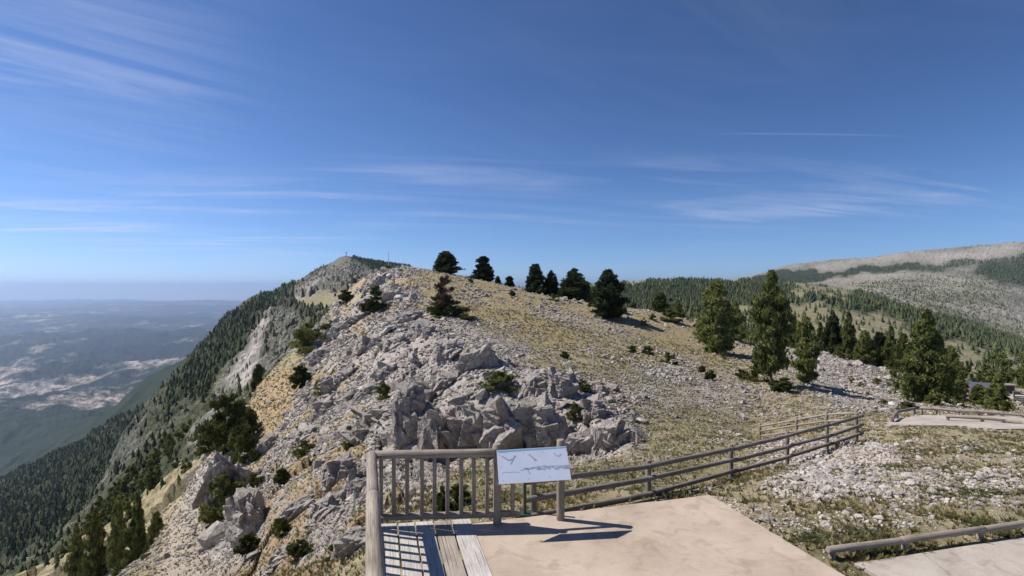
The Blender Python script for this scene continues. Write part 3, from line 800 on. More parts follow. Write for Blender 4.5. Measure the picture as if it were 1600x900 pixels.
# ---- loose stone: nothing here can be counted except the largest blocks
px_, d_ = PXG, DG
pile = zone([(1300, 720), (1350, 700), (1395, 700), (1400, 730), (1340, 760), (1290, 790), (1210, 780), (1180, 760), (1240, 740)], 8, 16) \
     + zone([(1230, 745), (1330, 740), (1480, 740), (1620, 745), (1620, 790), (1480, 790), (1380, 790), (1250, 780)], 8, 14) * .8 \
     + zone([(1060, 778), (1110, 780), (1240, 800), (1400, 800), (1480, 810), (1420, 830), (1300, 850), (1200, 830), (1110, 790)], 6.5, 10) * .5 \
     + zone([(1180, 690), (1330, 680), (1330, 720), (1180, 745)], 12, 22) * .3
pile = np.clip(soften(pile, 3), 0, 1)
patch = 0.5 + 0.5 * np.clip(fbm(XG, YG, 2.2, 3, 301) * 2.2, -1, 1)
nearg = ((DG > 6.0) & (DG < 132)).astype(float)
w_small = nearg * (0.05 + 0.55 * scree + 0.30 * patch + 0.8 * rock + 0.55 * pile - 0.08 * gold) * (1 - 0.75 * ochre) * (1 - 0.55 * gravel)
w_small = np.clip(w_small * (1 - .72 * crag), 0.01, 3) * (0.45 + 0.55 * sstep(6, 30, DG))
NS = 115000
r1_ = np.random.default_rng(21)
w_small = w_small * (1 - .88 * ochre * rock)
sx, sy, sz, si, sj = sample_cells(w_small, NS, r1_)
rk_s = rock[si, sj]; pl_s = pile[si, sj]; dist = sy
u_ = r1_.random(NS)
size = dist * 0.0048 * (0.55 + 1.3 * u_ ** 3) * (1 + 1.0 * rk_s * r1_.random(NS) ** 2)
size = size * (0.72 + 0.75 * np.clip(0.5 + fbm(sx, sy, 9, 3, 333) * 1.4, 0, 1) ** 2)
size = np.clip(size, 0.035, 1.6) * np.where(pl_s > .25, 1.55, 1)
bigm = (r1_.random(NS) < 0.012 * (1 + 3 * pl_s + 2 * rk_s))
size = np.where(bigm, size * r1_.uniform(1.6, 3.4, NS), size)
size = np.where((dist < 24) & (rk_s < .3), np.minimum(size, 0.20 + .008 * dist * r1_.random(NS)), size)
ok = clear_of_slabs(sx, sy)
for ax_, ay_ in ():
    pass
sx, sy, sz, size, rk_s, pl_s = [a[ok] for a in (sx, sy, sz, size, rk_s, pl_s)]
NS = len(sx)
tone = np.clip(r1_.normal(0.45, 0.25, NS) + 0.45 * pl_s + 0.22 * ((sy < 26) & (rk_s < .3)), 0, 1.5)
kind = r1_.integers(0, len(STONES), NS)
ang = size / sy
meadow_m = (rk_s < 0.3) & (sy < 26) & (800 + F * sx / sy < 1620) & (800 + F * sx / sy > 880)
order = np.argsort(-(ang * meadow_m))
single = order[:240]
is_single = np.zeros(NS, bool); is_single[single] = True
parts = []
for k in range(len(STONES)):
    V0, F0 = STONES[k]
    s_i = np.nonzero((kind == k) & ~is_single)[0]
    n = len(s_i)
    a = r1_.random(n) * 6.283
    V = rotz(V0[None] * (size[s_i][:, None, None] * np.stack([np.ones(n), r1_.uniform(.7, 1.1, n), r1_.uniform(.6, 1.35, n)], -1)[:, None, :]), a[:, None])
    tl = r1_.normal(0, 0.35, (n, 1))
    V = np.stack([V[..., 0], V[..., 1], V[..., 2] + V[..., 0] * tl], -1)
    V = V + np.stack([sx[s_i], sy[s_i], sz[s_i] + size[s_i] * 0.08], -1)[:, None]
    parts.append((V, F0, tone[s_i]))
o = link('gravel', merge('gravel', parts, M_STONE))
tag(o, 'broken pale limestone strewn over the hill and the meadow', None, None, 'stuff')

stone_me = []
for k in range(8):
    bm_ = bmesh.new()
    V0, F0 = hull_mesh(500 + k, 14, 0.68)
    vs_ = [bm_.verts.new(v * 1.0) for v in V0]
    for f in F0: bm_.faces.new([vs_[i] for i in f])
    bmesh.ops.bevel(bm_, geom=bm_.edges[:] , offset=0.035, segments=1, profile=0.6, affect='EDGES')
    me = bpy.data.meshes.new('limestone_rock'); bm_.to_mesh(me); bm_.free(); me.materials.append(M_STONE)
    fattr(me, 'tone', np.full(len(me.vertices), 0.72 + 0.05 * k))
    stone_me.append(me)
for q, i in enumerate(single):
    o = link('limestone_rock', stone_me[int(kind[i]) % 8])
    o.location = (sx[i], sy[i], sz[i] + size[i] * 0.10)
    o.rotation_euler = (r1_.uniform(-.3, .3), r1_.uniform(-.3, .3), r1_.uniform(0, 6.28))
    s = size[i] * 1.05
    o.scale = (s, s * r1_.uniform(.75, 1.05), s * r1_.uniform(.7, 1.15))
    tag(o, 'loose white limestone rock lying in the dry grass beside the log fences', 'rock', 'loose rocks in the stony meadow')

# ---- grass tussocks
def tuft_mesh(seed, n=12, spread=0.45, lean=0.5, wid=0.09):
    r = np.random.default_rng(seed)
    V, Fc = [], []
    for k in range(n):
        a = r.uniform(0, 6.283); rr = r.uniform(0, spread) ; l = r.uniform(.55, 1.0); w = wid * r.uniform(.6, 1.2)
        bx, by = rr * math.cos(a) * .6, rr * math.sin(a) * .6
        tx_, ty_ = bx + math.cos(a) * lean * l, by + math.sin(a) * lean * l
        px1, py1 = -math.sin(a) * w, math.cos(a) * w
        i = len(V)
        V += [(bx - px1, by - py1, -.05), (bx + px1, by + py1, -.05), (tx_, ty_, l)]
        Fc.append((i, i + 1, i + 2))
    return np.array(V), np.array(Fc)
TUFTS = [tuft_mesh(40 + i, 13) for i in range(5)]
def grass(name, weight, n, sz_lo, k_d, mat, seed, label, hscale=0.8):
    r = np.random.default_rng(seed)
    x, y, z, i, j = sample_cells(weight, n, r)
    s = np.maximum(sz_lo, y * k_d) * r.uniform(.6, 1.4, n)
    okk = clear_of_slabs(x, y)
    x, y, z, s = x[okk], y[okk], z[okk], s[okk]
    kd = r.integers(0, 5, len(x)); tn = np.clip(r.normal(.5, .25, len(x)) , 0, 1)
    pr = []
    for k in range(5):
        V0, F0 = TUFTS[k]; ii = kd == k
        V = rotz(V0[None] * s[ii][:, None, None] * np.array([1, 1, hscale]), (r.random(ii.sum()) * 6.283)[:, None]) + np.stack([x[ii], y[ii], z[ii]], -1)[:, None]
        pr.append((V, F0, tn[ii]))
    o = link(name, merge(name, pr, mat))
    tag(o, label, None, None, 'stuff')
pg = 0.5 + 0.5 * np.clip(fbm(XG, YG, 1.6, 3, 401) * 2.4, -1, 1)
grass('dry_grass', nearg * np.clip((0.08 + 1.0 * pg ** 2 * (1 - rock) + 1.1 * ochre + 0.3 * gold) * (1 - .8 * pile) * (1 - .7 * scree), 0, 3) * (DG < 75), 34000, 0.10, 0.0045, M_GRASS, 51, 'dry yellow grass growing between the stones')
pg2 = np.clip(fbm(XG, YG, 1.1, 3, 402) * 2.6 - 0.35, 0, 1)
grass('green_grass', nearg * np.clip(pg2 * (1 - rock) * (1 - ochre) * (1 - .8 * gold) * (1 - .6 * scree) + green * .25 + .5 * pg2 * rock * (PXG < 700) * (1 - crag), 0, 3) * (DG < 60), 21000, 0.085, 0.0045, M_HERB, 52, 'low green grass and herbs in patches on the meadow', 0.55)

# ---- rock outcrops: angular displaced blocks
def crag_mesh(seed, n_piece=26, sub=6):
    """fractured bedrock: the outer skin of many tilted angular blocks that share one dip"""
    r = np.random.default_rng(seed)
    bm_ = bmesh.new(); bmesh.ops.create_icosphere(bm_, subdivisions=sub, radius=1.0)
    P = np.array([v.co[:] for v in bm_.verts]); P /= np.linalg.norm(P, axis=1, keepdims=True)
    rad = np.full(len(P), 0.52) * (1 - .25 * P[:, 2])
    dip = np.array([0.45, -0.15, 0.88]); dip /= np.linalg.norm(dip)
    side = np.cross(dip, [0.1, 1, 0]); side /= np.linalg.norm(side); fr = np.cross(dip, side)
    fam = np.stack([dip, side, fr, -dip, -side, -fr])
    for k in range(n_piece):
        c = r.normal(0, 1, 3); c /= np.linalg.norm(c); c *= r.uniform(0.25, 0.72); c[2] *= .8
        big_ = r.random() < .2
        hl = np.array([r.uniform(.16, .36), r.uniform(.07, .17), r.uniform(.08, .20)]) * (1.7 if big_ else 1.0)
        jit = r.normal(0, .26, (6, 3))
        N_ = fam + jit; N_ /= np.linalg.norm(N_, axis=1, keepdims=True)
        ofs = np.concatenate([hl, hl]) * r.uniform(.8, 1.2, 6)
        ex_ = r.normal(size=(3, 3)); ex_ /= np.linalg.norm(ex_, axis=1, keepdims=True)
        N_ = np.concatenate([N_, ex_]); ofs = np.concatenate([ofs, np.full(3, hl.mean() * 1.05)])
        D_ = P @ N_.T; K_ = (N_ @ c) + ofs
        with np.errstate(divide='ignore', invalid='ignore'):
            t = K_[None] / D_
        ex_t = np.where(D_ > 1e-6, t, 9e9).min(1); en_t = np.where(D_ < -1e-6, t, -9e9).max(1)
        okk = (ex_t > np.maximum(en_t, 0))
        rad = np.where(okk, np.maximum(rad, np.minimum(ex_t, 1.3)), rad)
    Q = P * rad[:, None]
    a_ = fbm(Q[:, 0] * 1 + Q[:, 2] * .7, Q[:, 1] - Q[:, 2] * .6, .42, 5, seed, .6, True) * .085 + fbm(Q[:, 2], Q[:, 0] - Q[:, 1], .2, 3, seed + 5) * .03
    Q = Q + P * a_[:, None]
    for v, c in zip(bm_.verts, Q): v.co = c
    me = bpy.data.meshes.new('rock_outcrop'); bm_.to_mesh(me); bm_.free()
    me.materials.append(M_STONE); fattr(me, 'tone', np.full(len(me.vertices), 0.52))
    return me
CRAGS = [crag_mesh(900 + 13 * i, 70 + 6 * i, 6) for i in range(6)]
# (column, base height, near distance, far distance, width m, depth m, height m, lean, turn, label)
OUTC = [
    (338, 806, 24, 60, 2.3, 2.4, 6.6, (0.06, 0.06), 20, 'tall pale rock spire with a split top on the left cliff edge'),
    (372, 775, 24, 60, 2.6, 2.6, 3.4, (0.0, -0.25), 60, 'broad rock block just behind the tall spire, under green bushes'),
    (386, 845, 17, 45, 3.0, 2.0, 3.4, (0.1, -0.6), -30, 'leaning dark-faced rock slab under the bright green juniper'),
    (730, 706, 20, 34, 2.4, 2.6, 3.8, (0.05, -0.55), 25, 'big pointed crag directly above the wooden handrail'),
    (790, 706, 20, 34, 3.6, 2.6, 4.2, (0.10, -0.75), 15, 'long slanting rock wall rising behind the information board'),
    (850, 696, 20, 34, 2.8, 2.2, 3.0, (0.1, -0.8), 10, 'sloping crag at the right end of the rock wall'),
    (678, 712, 20, 36, 1.7, 1.8, 3.6, (0.05, -0.2), 70, 'upright cracked rock pillar above the middle of the handrail'),
    (636, 690, 22, 42, 1.8, 1.6, 2.6, (0.05, -0.35), 50, 'narrow grey pillar left of the upright cracked pillar'),
    (640, 640, 24, 42, 2.6, 2.0, 2.2, (0.1, -0.4), 40, 'rounded grey crag at the left head of the rocky gully'),
    (745, 578, 30, 48, 3.2, 2.4, 2.6, (0.0, -0.6), 15, 'dark-sided boulder crag just above the flat green juniper mat'),
    (700, 560, 30, 48, 3.0, 2.2, 2.0, (0.0, -0.4), 55, 'broken crag left of the dark-sided boulder crag'),
    (925, 655, 20, 32, 1.7, 1.5, 1.4, (0.0, -0.5), 20, 'low jagged rock above the dark shaded hollow'),
    (958, 696, 18, 30, 1.7, 1.3, 1.6, (0.0, -0.4), -10, 'jagged rock at the foot of the slope beside the dark hollow'),
    (880, 612, 24, 36, 2.1, 1.7, 1.7, (0.0, -0.55), 35, 'pale knobbly crag right of the juniper mat'),
    (835, 618, 24, 36, 2.0, 1.7, 1.5, (0.0, -0.6), 20, 'slanting rib of rock just below the flat green juniper mat'),
    (905, 706, 18, 30, 1.6, 1.3, 1.3, (0.0, -0.3), 0, 'small crag rising just right of the information board'),
    (560, 690, 22, 44, 1.8, 1.5, 1.5, (0.1, 0.2), -40, 'grey crag beside the fallen log on the rocky slope'),
    (600, 590, 34, 60, 2.4, 2.0, 1.6, (0.0, -0.2), 0, 'broken crag high on the rocky slope above the fallen log'),
    (520, 610, 40, 80, 3.0, 2.2, 2.2, (0.1, 0.3), 30, 'pale crag on the ridge between the two round junipers'),
    (640, 500, 50, 90, 4.0, 2.4, 1.6, (0.0, -0.3), 10, 'low crag ledge below the withered brown pine'),
]
for q, (px, py, d0, d1, w, dp, h, ln, tz_, lb) in enumerate(OUTC):
    x, y, z = spot(px, py, d0, d1)
    o = link('rock_outcrop', CRAGS[q % 6])
    o.location = (x, y, z + h * 0.22)
    o.rotation_euler = (ln[0], ln[1], R(tz_))
    o.scale = (w / 2, dp / 2, h / 2)
    tag(o, lb, 'rock', None)

_fr = random.Random(17)
for q, (px, py, w) in enumerate(((500, 560, 3.4), (530, 520, 3.6), (560, 500, 3.4), (575, 545, 3.0), (620, 540, 3.0), (610, 470, 3.4), (590, 445, 3.2), (665, 525, 2.6), (540, 590, 2.6), (505, 645, 2.2), (480, 680, 2.0),
                                 (600, 650, 2.2), (575, 620, 2.2), (655, 600, 2.2), (690, 545, 2.4), (530, 745, 1.5), (510, 800, 1.3), (465, 800, 1.4), (420, 700, 2.2), (560, 770, 1.2), (700, 600, 2.0), (770, 600, 1.8), (450, 870, 1.2), (560, 860, .9))):
    x, y, z = spot(px, py, 11, 110)
    h = w * _fr.uniform(.42, .7)
    o = link('bedrock_ledge', CRAGS[(q * 5 + 2) % 6])
    o.location = (x, y, z + h * .08)
    o.rotation_euler = (_fr.uniform(-.1, .15), _fr.uniform(-.6, -.2), R(_fr.uniform(0, 50) + 360 * 0))
    o.scale = (w * .62, w * .42, h * .62)
    tag(o, 'fissured grey bedrock ledge breaking through the rubble of the rocky slope', 'rock', 'bedrock ledges on the rubble slope')

# ---- trees
def tube_np(pts, rad, n=7):
    """pts (m,3), rad (m,) -> verts, quads as triangles"""
    pts = np.asarray(pts, float); m_ = len(pts)
    d = np.gradient(pts, axis=0); d /= np.linalg.norm(d, axis=1, keepdims=True) + 1e-9
    ref = np.where(np.abs(d[:, 2:3]) > 0.9, np.array([[1., 0, 0]]), np.array([[0., 0, 1]]))
    a = np.cross(d, ref); a /= np.linalg.norm(a, axis=1, keepdims=True); b = np.cross(d, a)
    th = np.arange(n) / n * 2 * np.pi
    V = pts[:, None] + (a[:, None] * np.cos(th)[None, :, None] + b[:, None] * np.sin(th)[None, :, None]) * np.asarray(rad)[:, None, None]
    V = V.reshape(-1, 3)
    Fc = []
    for i in range(m_ - 1):
        for j in range(n):
            p, q_ = i * n + j, i * n + (j + 1) % n
            Fc += [(p, q_, q_ + n), (p, q_ + n, p + n)]
    return V, np.array(Fc)

def tuft_ball(seed, n, L_, w, up=0.5):
    r = np.random.default_rng(seed)
    D = r.normal(size=(n, 3)); D[:, 2] += up; D /= np.linalg.norm(D, axis=1, keepdims=True)
    S = np.cross(D, r.normal(size=(n, 3))); S /= np.linalg.norm(S, axis=1, keepdims=True)
    ln = L_ * r.uniform(.6, 1.1, (n, 1))
    V = np.stack([D * ln * .1 - S * w, D * ln * .1 + S * w, D * ln], 1)
    return V.reshape(-1, 3), np.arange(n * 3).reshape(n, 3)

def crown(seed, n_tuft, prof, r_base, lump=0.28, per=15, tl=0.075, tw=0.016, z0=0.03, gap=0.25, up=0.5):
    """unit-height pine crown: tufts at the ends of up-swept boughs; returns V, F, tone and bough lines"""
    r = np.random.default_rng(seed)
    nb = max(14, n_tuft // 15)
    bz = z0 + (1 - z0) * r.random(nb) ** 0.9 * 0.97
    ba = r.random(nb) * 6.283
    lob = 1 + lump * np.sin(ba * 2 + seed) * r.uniform(.3, 1, nb) + r.normal(0, lump * .6, nb)
    bl = np.maximum(r_base * np.array([prof(v) for v in bz]) * np.clip(lob, .45, 1.6), 0.02)
    boughs = []; C = []; T = []
    for i in range(nb):
        rise = bl[i] * r.uniform(.15, .6)
        p0 = np.array([0, 0, max(0.01, bz[i] - rise * .7)])
        p1 = np.array([math.cos(ba[i]) * bl[i], math.sin(ba[i]) * bl[i], bz[i] + rise * .3])
        boughs.append((p0, p1))
        m_ = int(n_tuft / nb * (0.4 + 1.2 * bl[i] / (r_base * .6)))
        t = 1 - r.random(max(3, m_)) ** 1.5 * 0.75
        P = p0 + (p1 - p0) * t[:, None] + r.normal(0, 1, (len(t), 3)) * (0.006 + 0.095 * bl[i]) * np.array([1, 1, .7])
        C.append(P); T.append(np.clip(r.uniform(.25, .75) + r.normal(0, .12, len(t)), 0, 1))
    C = np.concatenate(C); T = np.concatenate(T)
    C[:, 2] = np.clip(C[:, 2], 0.01, 1.0)
    balls = [tuft_ball(seed * 7 + k, per, tl, tw, up) for k in range(6)]
    kd = r.integers(0, 6, len(C)); sc = r.uniform(.7, 1.25, len(C))
    Vs, Ts = [], []
    for k in range(6):
        ii = kd == k
        V = rotz(balls[k][0][None] * sc[ii][:, None, None], (r.random(ii.sum()) * 6.283)[:, None]) + C[ii][:, None]
        Vs.append(V.reshape(-1, 3)); Ts.append(np.repeat(T[ii], balls[k][0].shape[0]))
    V = np.concatenate(Vs)
    return V, np.arange(len(V)).reshape(-1, 3), np.concatenate(Ts), boughs

def tri_mesh(name, V, Fc, T, mat):
    me = np_mesh(name, V, Fc, mat, 3)
    fattr(me, 'tone', T if T is not None else np.full(len(V), .5))
    return me

def trunk_mesh(seed, h0=0.93, r0=0.022, boughs=(), nb=40, z_from=0):
    r = np.random.default_rng(seed)
    z = np.linspace(-0.06, h0, 9)
    P = np.stack([np.cumsum(r.normal(0, .004, 9)), np.cumsum(r.normal(0, .004, 9)), z], -1)
    rad = r0 * (1 - 0.9 * np.clip(z / h0, 0, 1)) + .0015; rad[0] *= 1.5
    V, Fc = tube_np(P, rad, 8)
    Vs, Fs, off = [V], [Fc], len(V)
    for i in range(min(nb, len(boughs))):
        p0, p1 = boughs[i]
        k = (p0 + p1) / 2 + np.array([0, 0, -.012])
        v, f = tube_np([p0, k, p1], [r0 * .28, r0 * .2, r0 * .08], 5)
        Vs.append(v); Fs.append(f + off); off += len(v)
    return np.concatenate(Vs), np.concatenate(Fs)

cone = lambda v: (1 - v) ** 0.75 * min(1, .55 + v * 3)
oval = lambda v: (max(0, 1 - v) ** 0.5) * min(1, .6 + v * 2.2)
roundp = lambda v: float(np.interp(v, [0, .1, .3, .5, .7, .85, .95, 1], [.7, .95, 1, .9, .68, .4, .2, .06]))
tallp = lambda v: float(np.interp(v, [0, .08, .2, .4, .55, .68, .78, .88, 1], [.35, .7, 1, .95, .85, .6, .36, .24, .05]))
conep = lambda v: float(np.interp(v, [0, .12, .3, .5, .68, .82, .92, 1], [.8, 1, .9, .68, .46, .28, .17, .04]))
slim = lambda v: (1 - v) ** 0.6 * min(1, .5 + v * 2.5)
bushp = lambda v: math.sqrt(max(0, 1 - v * v))
PT = {}
def template(key, seed, n, prof, rb, mat, **kw):
    tkw = {k: kw.pop(k) for k in ('r0', 'h0', 'nb') if k in kw}
    V, Fc, T, bo = crown(seed, n, prof, rb, **kw)
    cm = tri_mesh('crown', V, Fc, T, mat)
    tv, tf = trunk_mesh(seed, boughs=bo, **tkw)
    tm = tri_mesh('trunk', tv, tf, None, M_BARK)
    PT[key] = (cm, tm, rb)
template('fullA', 1, 2600, oval, 0.30, M_NEEDLE, lump=.24, tl=.045, tw=.0085)
template('fullB', 2, 2200, conep, 0.27, M_NEEDLE, lump=.28, tl=.045, tw=.009)
template('cone', 3, 2800, conep, 0.30, M_NEEDLE, lump=.34, tl=.040, tw=.0075)
template('tall', 4, 2000, tallp, 0.21, M_NEEDLE, lump=.45, tl=.034, tw=.0062, z0=.13, r0=.016)
template('loose', 5, 1300, slim, 0.28, M_NEEDLE, lump=.42, tl=.048, tw=.009, z0=.05)
template('darkA', 6, 1500, oval, 0.30, M_DARKN, lump=.25, tl=.065, tw=.014)
template('darkB', 7, 1500, roundp, 0.32, M_DARKN, lump=.3, tl=.065, tw=.014)
template('dead', 8, 620, oval, 0.34, M_DEAD, lump=.35, tl=.075, tw=.008, per=11, nb=60, r0=.018)

def pine(px, top, base, wpx, d, key, label, group=None, rz=None, name='pine_tree', d0=None):
    if d0 is not None:
        x, y, z = spot(px, base, d0, d)
    else:
        x, y = (px - 800) / F * d, d
        z = gz(x, y)
    h = (EYE - (top - 450) * y / F) - z
    cm, tm, rb = PT[key]
    w = wpx * y / F / (2 * rb * (1.02 if key[:4] == 'dark' else 1.34))
    o = empty(name, (x, y, z), rz if rz is not None else (px * 1.7) % 6.28)
    o.scale = (w, w, h)
    link('crown', cm, o); link('trunk', tm, o)
    tag(o, label, 'tree', group)
    return o

T_ = [
 (697, 393, 440, 42, 111, 'darkA', 'dark round-topped pine on the skyline directly above the withered brown pine'),
 (755, 401, 445, 32, 112, 'darkA', 'dark pine standing alone on the hill crest right of the round-topped one'),
 (778, 432, 450, 15, 122, 'darkA', 'tiny dark pine on the crest, left one of the small pair'),
 (796, 432, 455, 20, 120, 'darkA', 'small dark pine on the crest, right one of the small pair'),
 (837, 413, 464, 34, 110, 'darkA', 'broad dark pine on the crest with a slimmer pine touching its right side'),
 (861, 423, 468, 23, 111, 'darkB', 'slim dark pine touching the right side of a broader one on the crest'),
 (897, 420, 470, 38, 105, 'darkB', 'pointed dark cone pine on the crest left of the big black-green one'),
 (881, 448, 470, 22, 106, 'darkA', 'low dark pine at the left foot of the pointed cone pine'),
 (950, 422, 495, 52, 86, 'darkB', 'largest dark pine on the hill crest with a jagged pointed top'),
 (917, 440, 470, 16, 112, 'darkB', 'thin dark pine just left of the largest crest pine'),
 (1032, 456, 498, 32, 108, 'fullA', 'green rounded pine on the slope between the crest pines and the big full one'),
 (1060, 468, 505, 20, 112, 'fullB', 'small green pine just right of the rounded one on the slope'),
 (1118, 437, 553, 86, 74, 'fullA', 'big full bushy green pine standing left of the tallest pine'),
 (1150, 468, 540, 36, 92, 'fullB', 'green pine half hidden behind the right side of the big bushy pine'),
 (1205, 419, 608, 66, 44, 'tall', 'tallest pine with a narrow tip, bare lower trunk and open boughs'),
 (1258, 494, 604, 58, 47, 'loose', 'medium green pine with open boughs just right of the tallest pine'),
 (1447, 482, 634, 90, 44, 'cone', 'big broad cone-shaped green pine behind the paved terrace'),
 (1238, 490, 560, 28, 104, 'loose', 'loose green pine seen between the tallest pine and its neighbour'),
 (1282, 502, 565, 24, 118, 'fullB', 'small green pine left of the pair behind the scree crest'),
 (1302, 488, 568, 28, 108, 'darkB', 'pointed pine behind the scree crest, left one of the tall pair'),
 (1326, 486, 575, 32, 104, 'fullB', 'pointed pine behind the scree crest, right one of the tall pair'),
 (1352, 516, 585, 40, 98, 'fullA', 'dense round green pine on the scree crest right of the tall pair'),
 (1374, 520, 590, 30, 100, 'darkA', 'dark green pine in the middle of the row on the scree crest'),
 (1392, 508, 592, 32, 96, 'fullB', 'slim green pine in the row just left of the broad cone-shaped pine'),
 (1412, 520, 598, 34, 92, 'fullA', 'green pine partly behind the left side of the broad cone-shaped pine'),
 (1430, 505, 598, 30, 100, 'loose', 'pine mostly hidden behind the broad cone-shaped pine'),
 (1486, 540, 606, 36, 84, 'fullA', 'pine behind the right side of the broad cone-shaped pine'),
 (1558, 582, 646, 40, 60, 'fullB', 'bright green pine behind the low rail, right of the dark hut roof'),
 (1530, 600, 640, 34, 64, 'fullA', 'low bushy pine in front of the dark hut roof'),
 (1500, 596, 642, 28, 56, 'loose', 'small thin pine between the broad cone-shaped pine and the hut'),
 (404, 570, 612, 26, 88, 'darkA', 'lone dark pine on the left cliff edge below the grey scree'),
 (470, 556, 606, 34, 84, 'fullB', 'narrow green pine against the top edge of the straw-coloured strip'),
 (214, 768, 862, 46, 84, 'fullB', 'largest green pine on the steep slope at the lower left'),
 (184, 776, 875, 38, 96, 'fullA', 'green pine just left of the largest one on the lower left slope'),
 (150, 792, 880, 36, 104, 'fullB', 'pine second from the outer end of the lower left slope row'),
 (244, 800, 880, 36, 76, 'fullA', 'green pine just right of the largest one on the lower left slope'),
 (266, 838, 895, 32, 60, 'fullA', 'low bushy pine beside the gravel strip at the lower left'),
 (120, 815, 890, 32, 118, 'fullB', 'outermost green pine of the lower left slope row'),
]
for t_ in T_:
    pine(*t_[:7], group=None)
pine(695, 431, 494, 52, 90, 'dead', 'withered reddish brown pine with thin needles near the hill top', name='withered_pine', d0=50)

# ---- junipers and low shrubs
def bush_template(seed, n, mat, flat=1.0):
    V, Fc, T, _ = crown(seed, n, bushp, 0.5, lump=.42, tl=.095, tw=.017, per=14, z0=.0, up=.6)
    return tri_mesh('juniper_bush', V, Fc, T, mat)
BU = [bush_template(61, 620, M_JUNI), bush_template(62, 620, M_JUNI), bush_template(63, 620, M_JUNI2), bush_template(64, 260, M_JUNI)]
def bush(px, base, wpx, hpx, d0, d1, k, label, group=None, name='juniper_bush', cat='bush'):
    x, y, z = spot(px, base, d0, d1)
    w = wpx * y / F; h = hpx * y / F
    o = link(name, BU[k])
    o.location = (x, y, z - 0.12 * h)
    o.scale = (w / 1.15, w / 1.15 * .9, h * 1.05)
    o.rotation_euler = (0, 0, (px * 2.3) % 6.28)
    tag(o, label, cat, group)
    return o
B_ = [
 (352, 802, 66, 64, 18, 70, 0, 'bright green juniper bulging over the rock beside the tall spire'),
 (358, 700, 74, 86, 40, 110, 2, 'large dark green juniper thicket at the left cliff edge, uppermost of its chain'),
 (380, 722, 52, 62, 36, 90, 0, 'green juniper in the chain on the cliff edge, just above the rock spire'),
 (330, 690, 36, 42, 50, 120, 2, 'dark juniper at the outer side of the cliff-edge thicket'),
 (388, 672, 34, 38, 44, 110, 0, 'juniper between the straw-coloured strip and the cliff-edge thicket'),
 (398, 766, 30, 26, 24, 60, 0, 'small juniper below the chain, right of the rock spire'),
 (482, 545, 52, 42, 60, 130, 0, 'wide green juniper on the steep edge below the hill top'),
 (520, 526, 40, 26, 60, 130, 0, 'green juniper just right of the wide one below the hill top'),
 (541, 472, 28, 20, 70, 130, 2, 'dark oval juniper at the edge beside the green saddle meadow'),
 (583, 488, 34, 26, 60, 125, 2, 'dark juniper streak on the rocks below the hill top'),
 (588, 466, 20, 20, 70, 125, 2, 'small dark juniper just above the dark streak under the mast'),
 (500, 618, 24, 26, 34, 80, 0, 'small round juniper above the straw-coloured slope'),
 (470, 604, 34, 34, 50, 110, 2, 'dark juniper at the top of the straw-coloured strip'),
 (598, 626, 28, 30, 28, 60, 0, 'green juniper growing in the middle of the rocky slope'),
 (546, 700, 26, 36, 22, 50, 0, 'narrow green juniper below the fallen log'),
 (477, 712, 34, 24, 22, 50, 0, 'oval juniper on the pale rubble left of the wooden handrail'),
 (440, 756, 26, 24, 20, 45, 2, 'small dark juniper on the straw-coloured rubble'),
 (440, 838, 34, 30, 15, 36, 0, 'pale green juniper low on the rubble slope'),
 (388, 868, 36, 32, 14, 36, 2, 'dark juniper at the foot of the leaning rock slab'),
 (468, 870, 38, 28, 12, 30, 2, 'round dark juniper at the bottom edge left of the handrail'),
 (528, 870, 32, 24, 11, 26, 0, 'greenish juniper nearest the corner of the wooden handrail'),
 (780, 606, 54, 26, 26, 50, 0, 'flat green juniper mat spread over the rocks above the information board'),
 (845, 645, 24, 22, 20, 40, 0, 'small juniper in the cleft of the rock wall'),
 (900, 655, 28, 24, 18, 36, 0, 'small dark green juniper in the cleft right of the rock wall'),
 (910, 612, 28, 18, 20, 45, 2, 'dark juniper patch on the knobbly crag'),
 (765, 568, 26, 18, 30, 60, 2, 'dark green juniper in the crack above the flat mat'),
 (700, 494, 62, 26, 52, 100, 2, 'dark juniper skirt around the foot of the withered brown pine'),
 (727, 499, 30, 9, 52, 100, 2, 'low dark juniper tongue right of the withered brown pine'),
 (607, 420, 16, 6, 80, 130, 2, 'little dark bush at the foot of the thin mast'),
 (715, 790, 44, 34, 9, 14, 0, 'green bush seen through the balusters of the handrail'),
 (690, 800, 34, 40, 9, 18, 2, 'dark bush behind the middle balusters of the handrail'),
 (942, 492, 26, 14, 70, 110, 2, 'low dark bush at the left foot of the largest crest pine'),
 (973, 490, 16, 14, 70, 110, 0, 'small green bush right of the largest crest pine'),
 (1048, 502, 34, 20, 80, 130, 0, 'green bush at the foot of the rounded slope pine'),
 (1184, 596, 34, 34, 38, 60, 0, 'green bush on the left side of the tallest pine'),
 (1222, 612, 44, 22, 36, 60, 2, 'dark bush under the lowest boughs of the tallest pine'),
 (1500, 628, 26, 22, 40, 90, 0, 'bush on the pale scree right of the broad cone-shaped pine'),
 (1462, 634, 34, 26, 38, 60, 0, 'green bush at the foot of the broad cone-shaped pine'),
 (1420, 640, 34, 12, 26, 60, 2, 'dark low bush left behind the first terrace rail'),
]
for b_ in B_:
    bush(*b_)
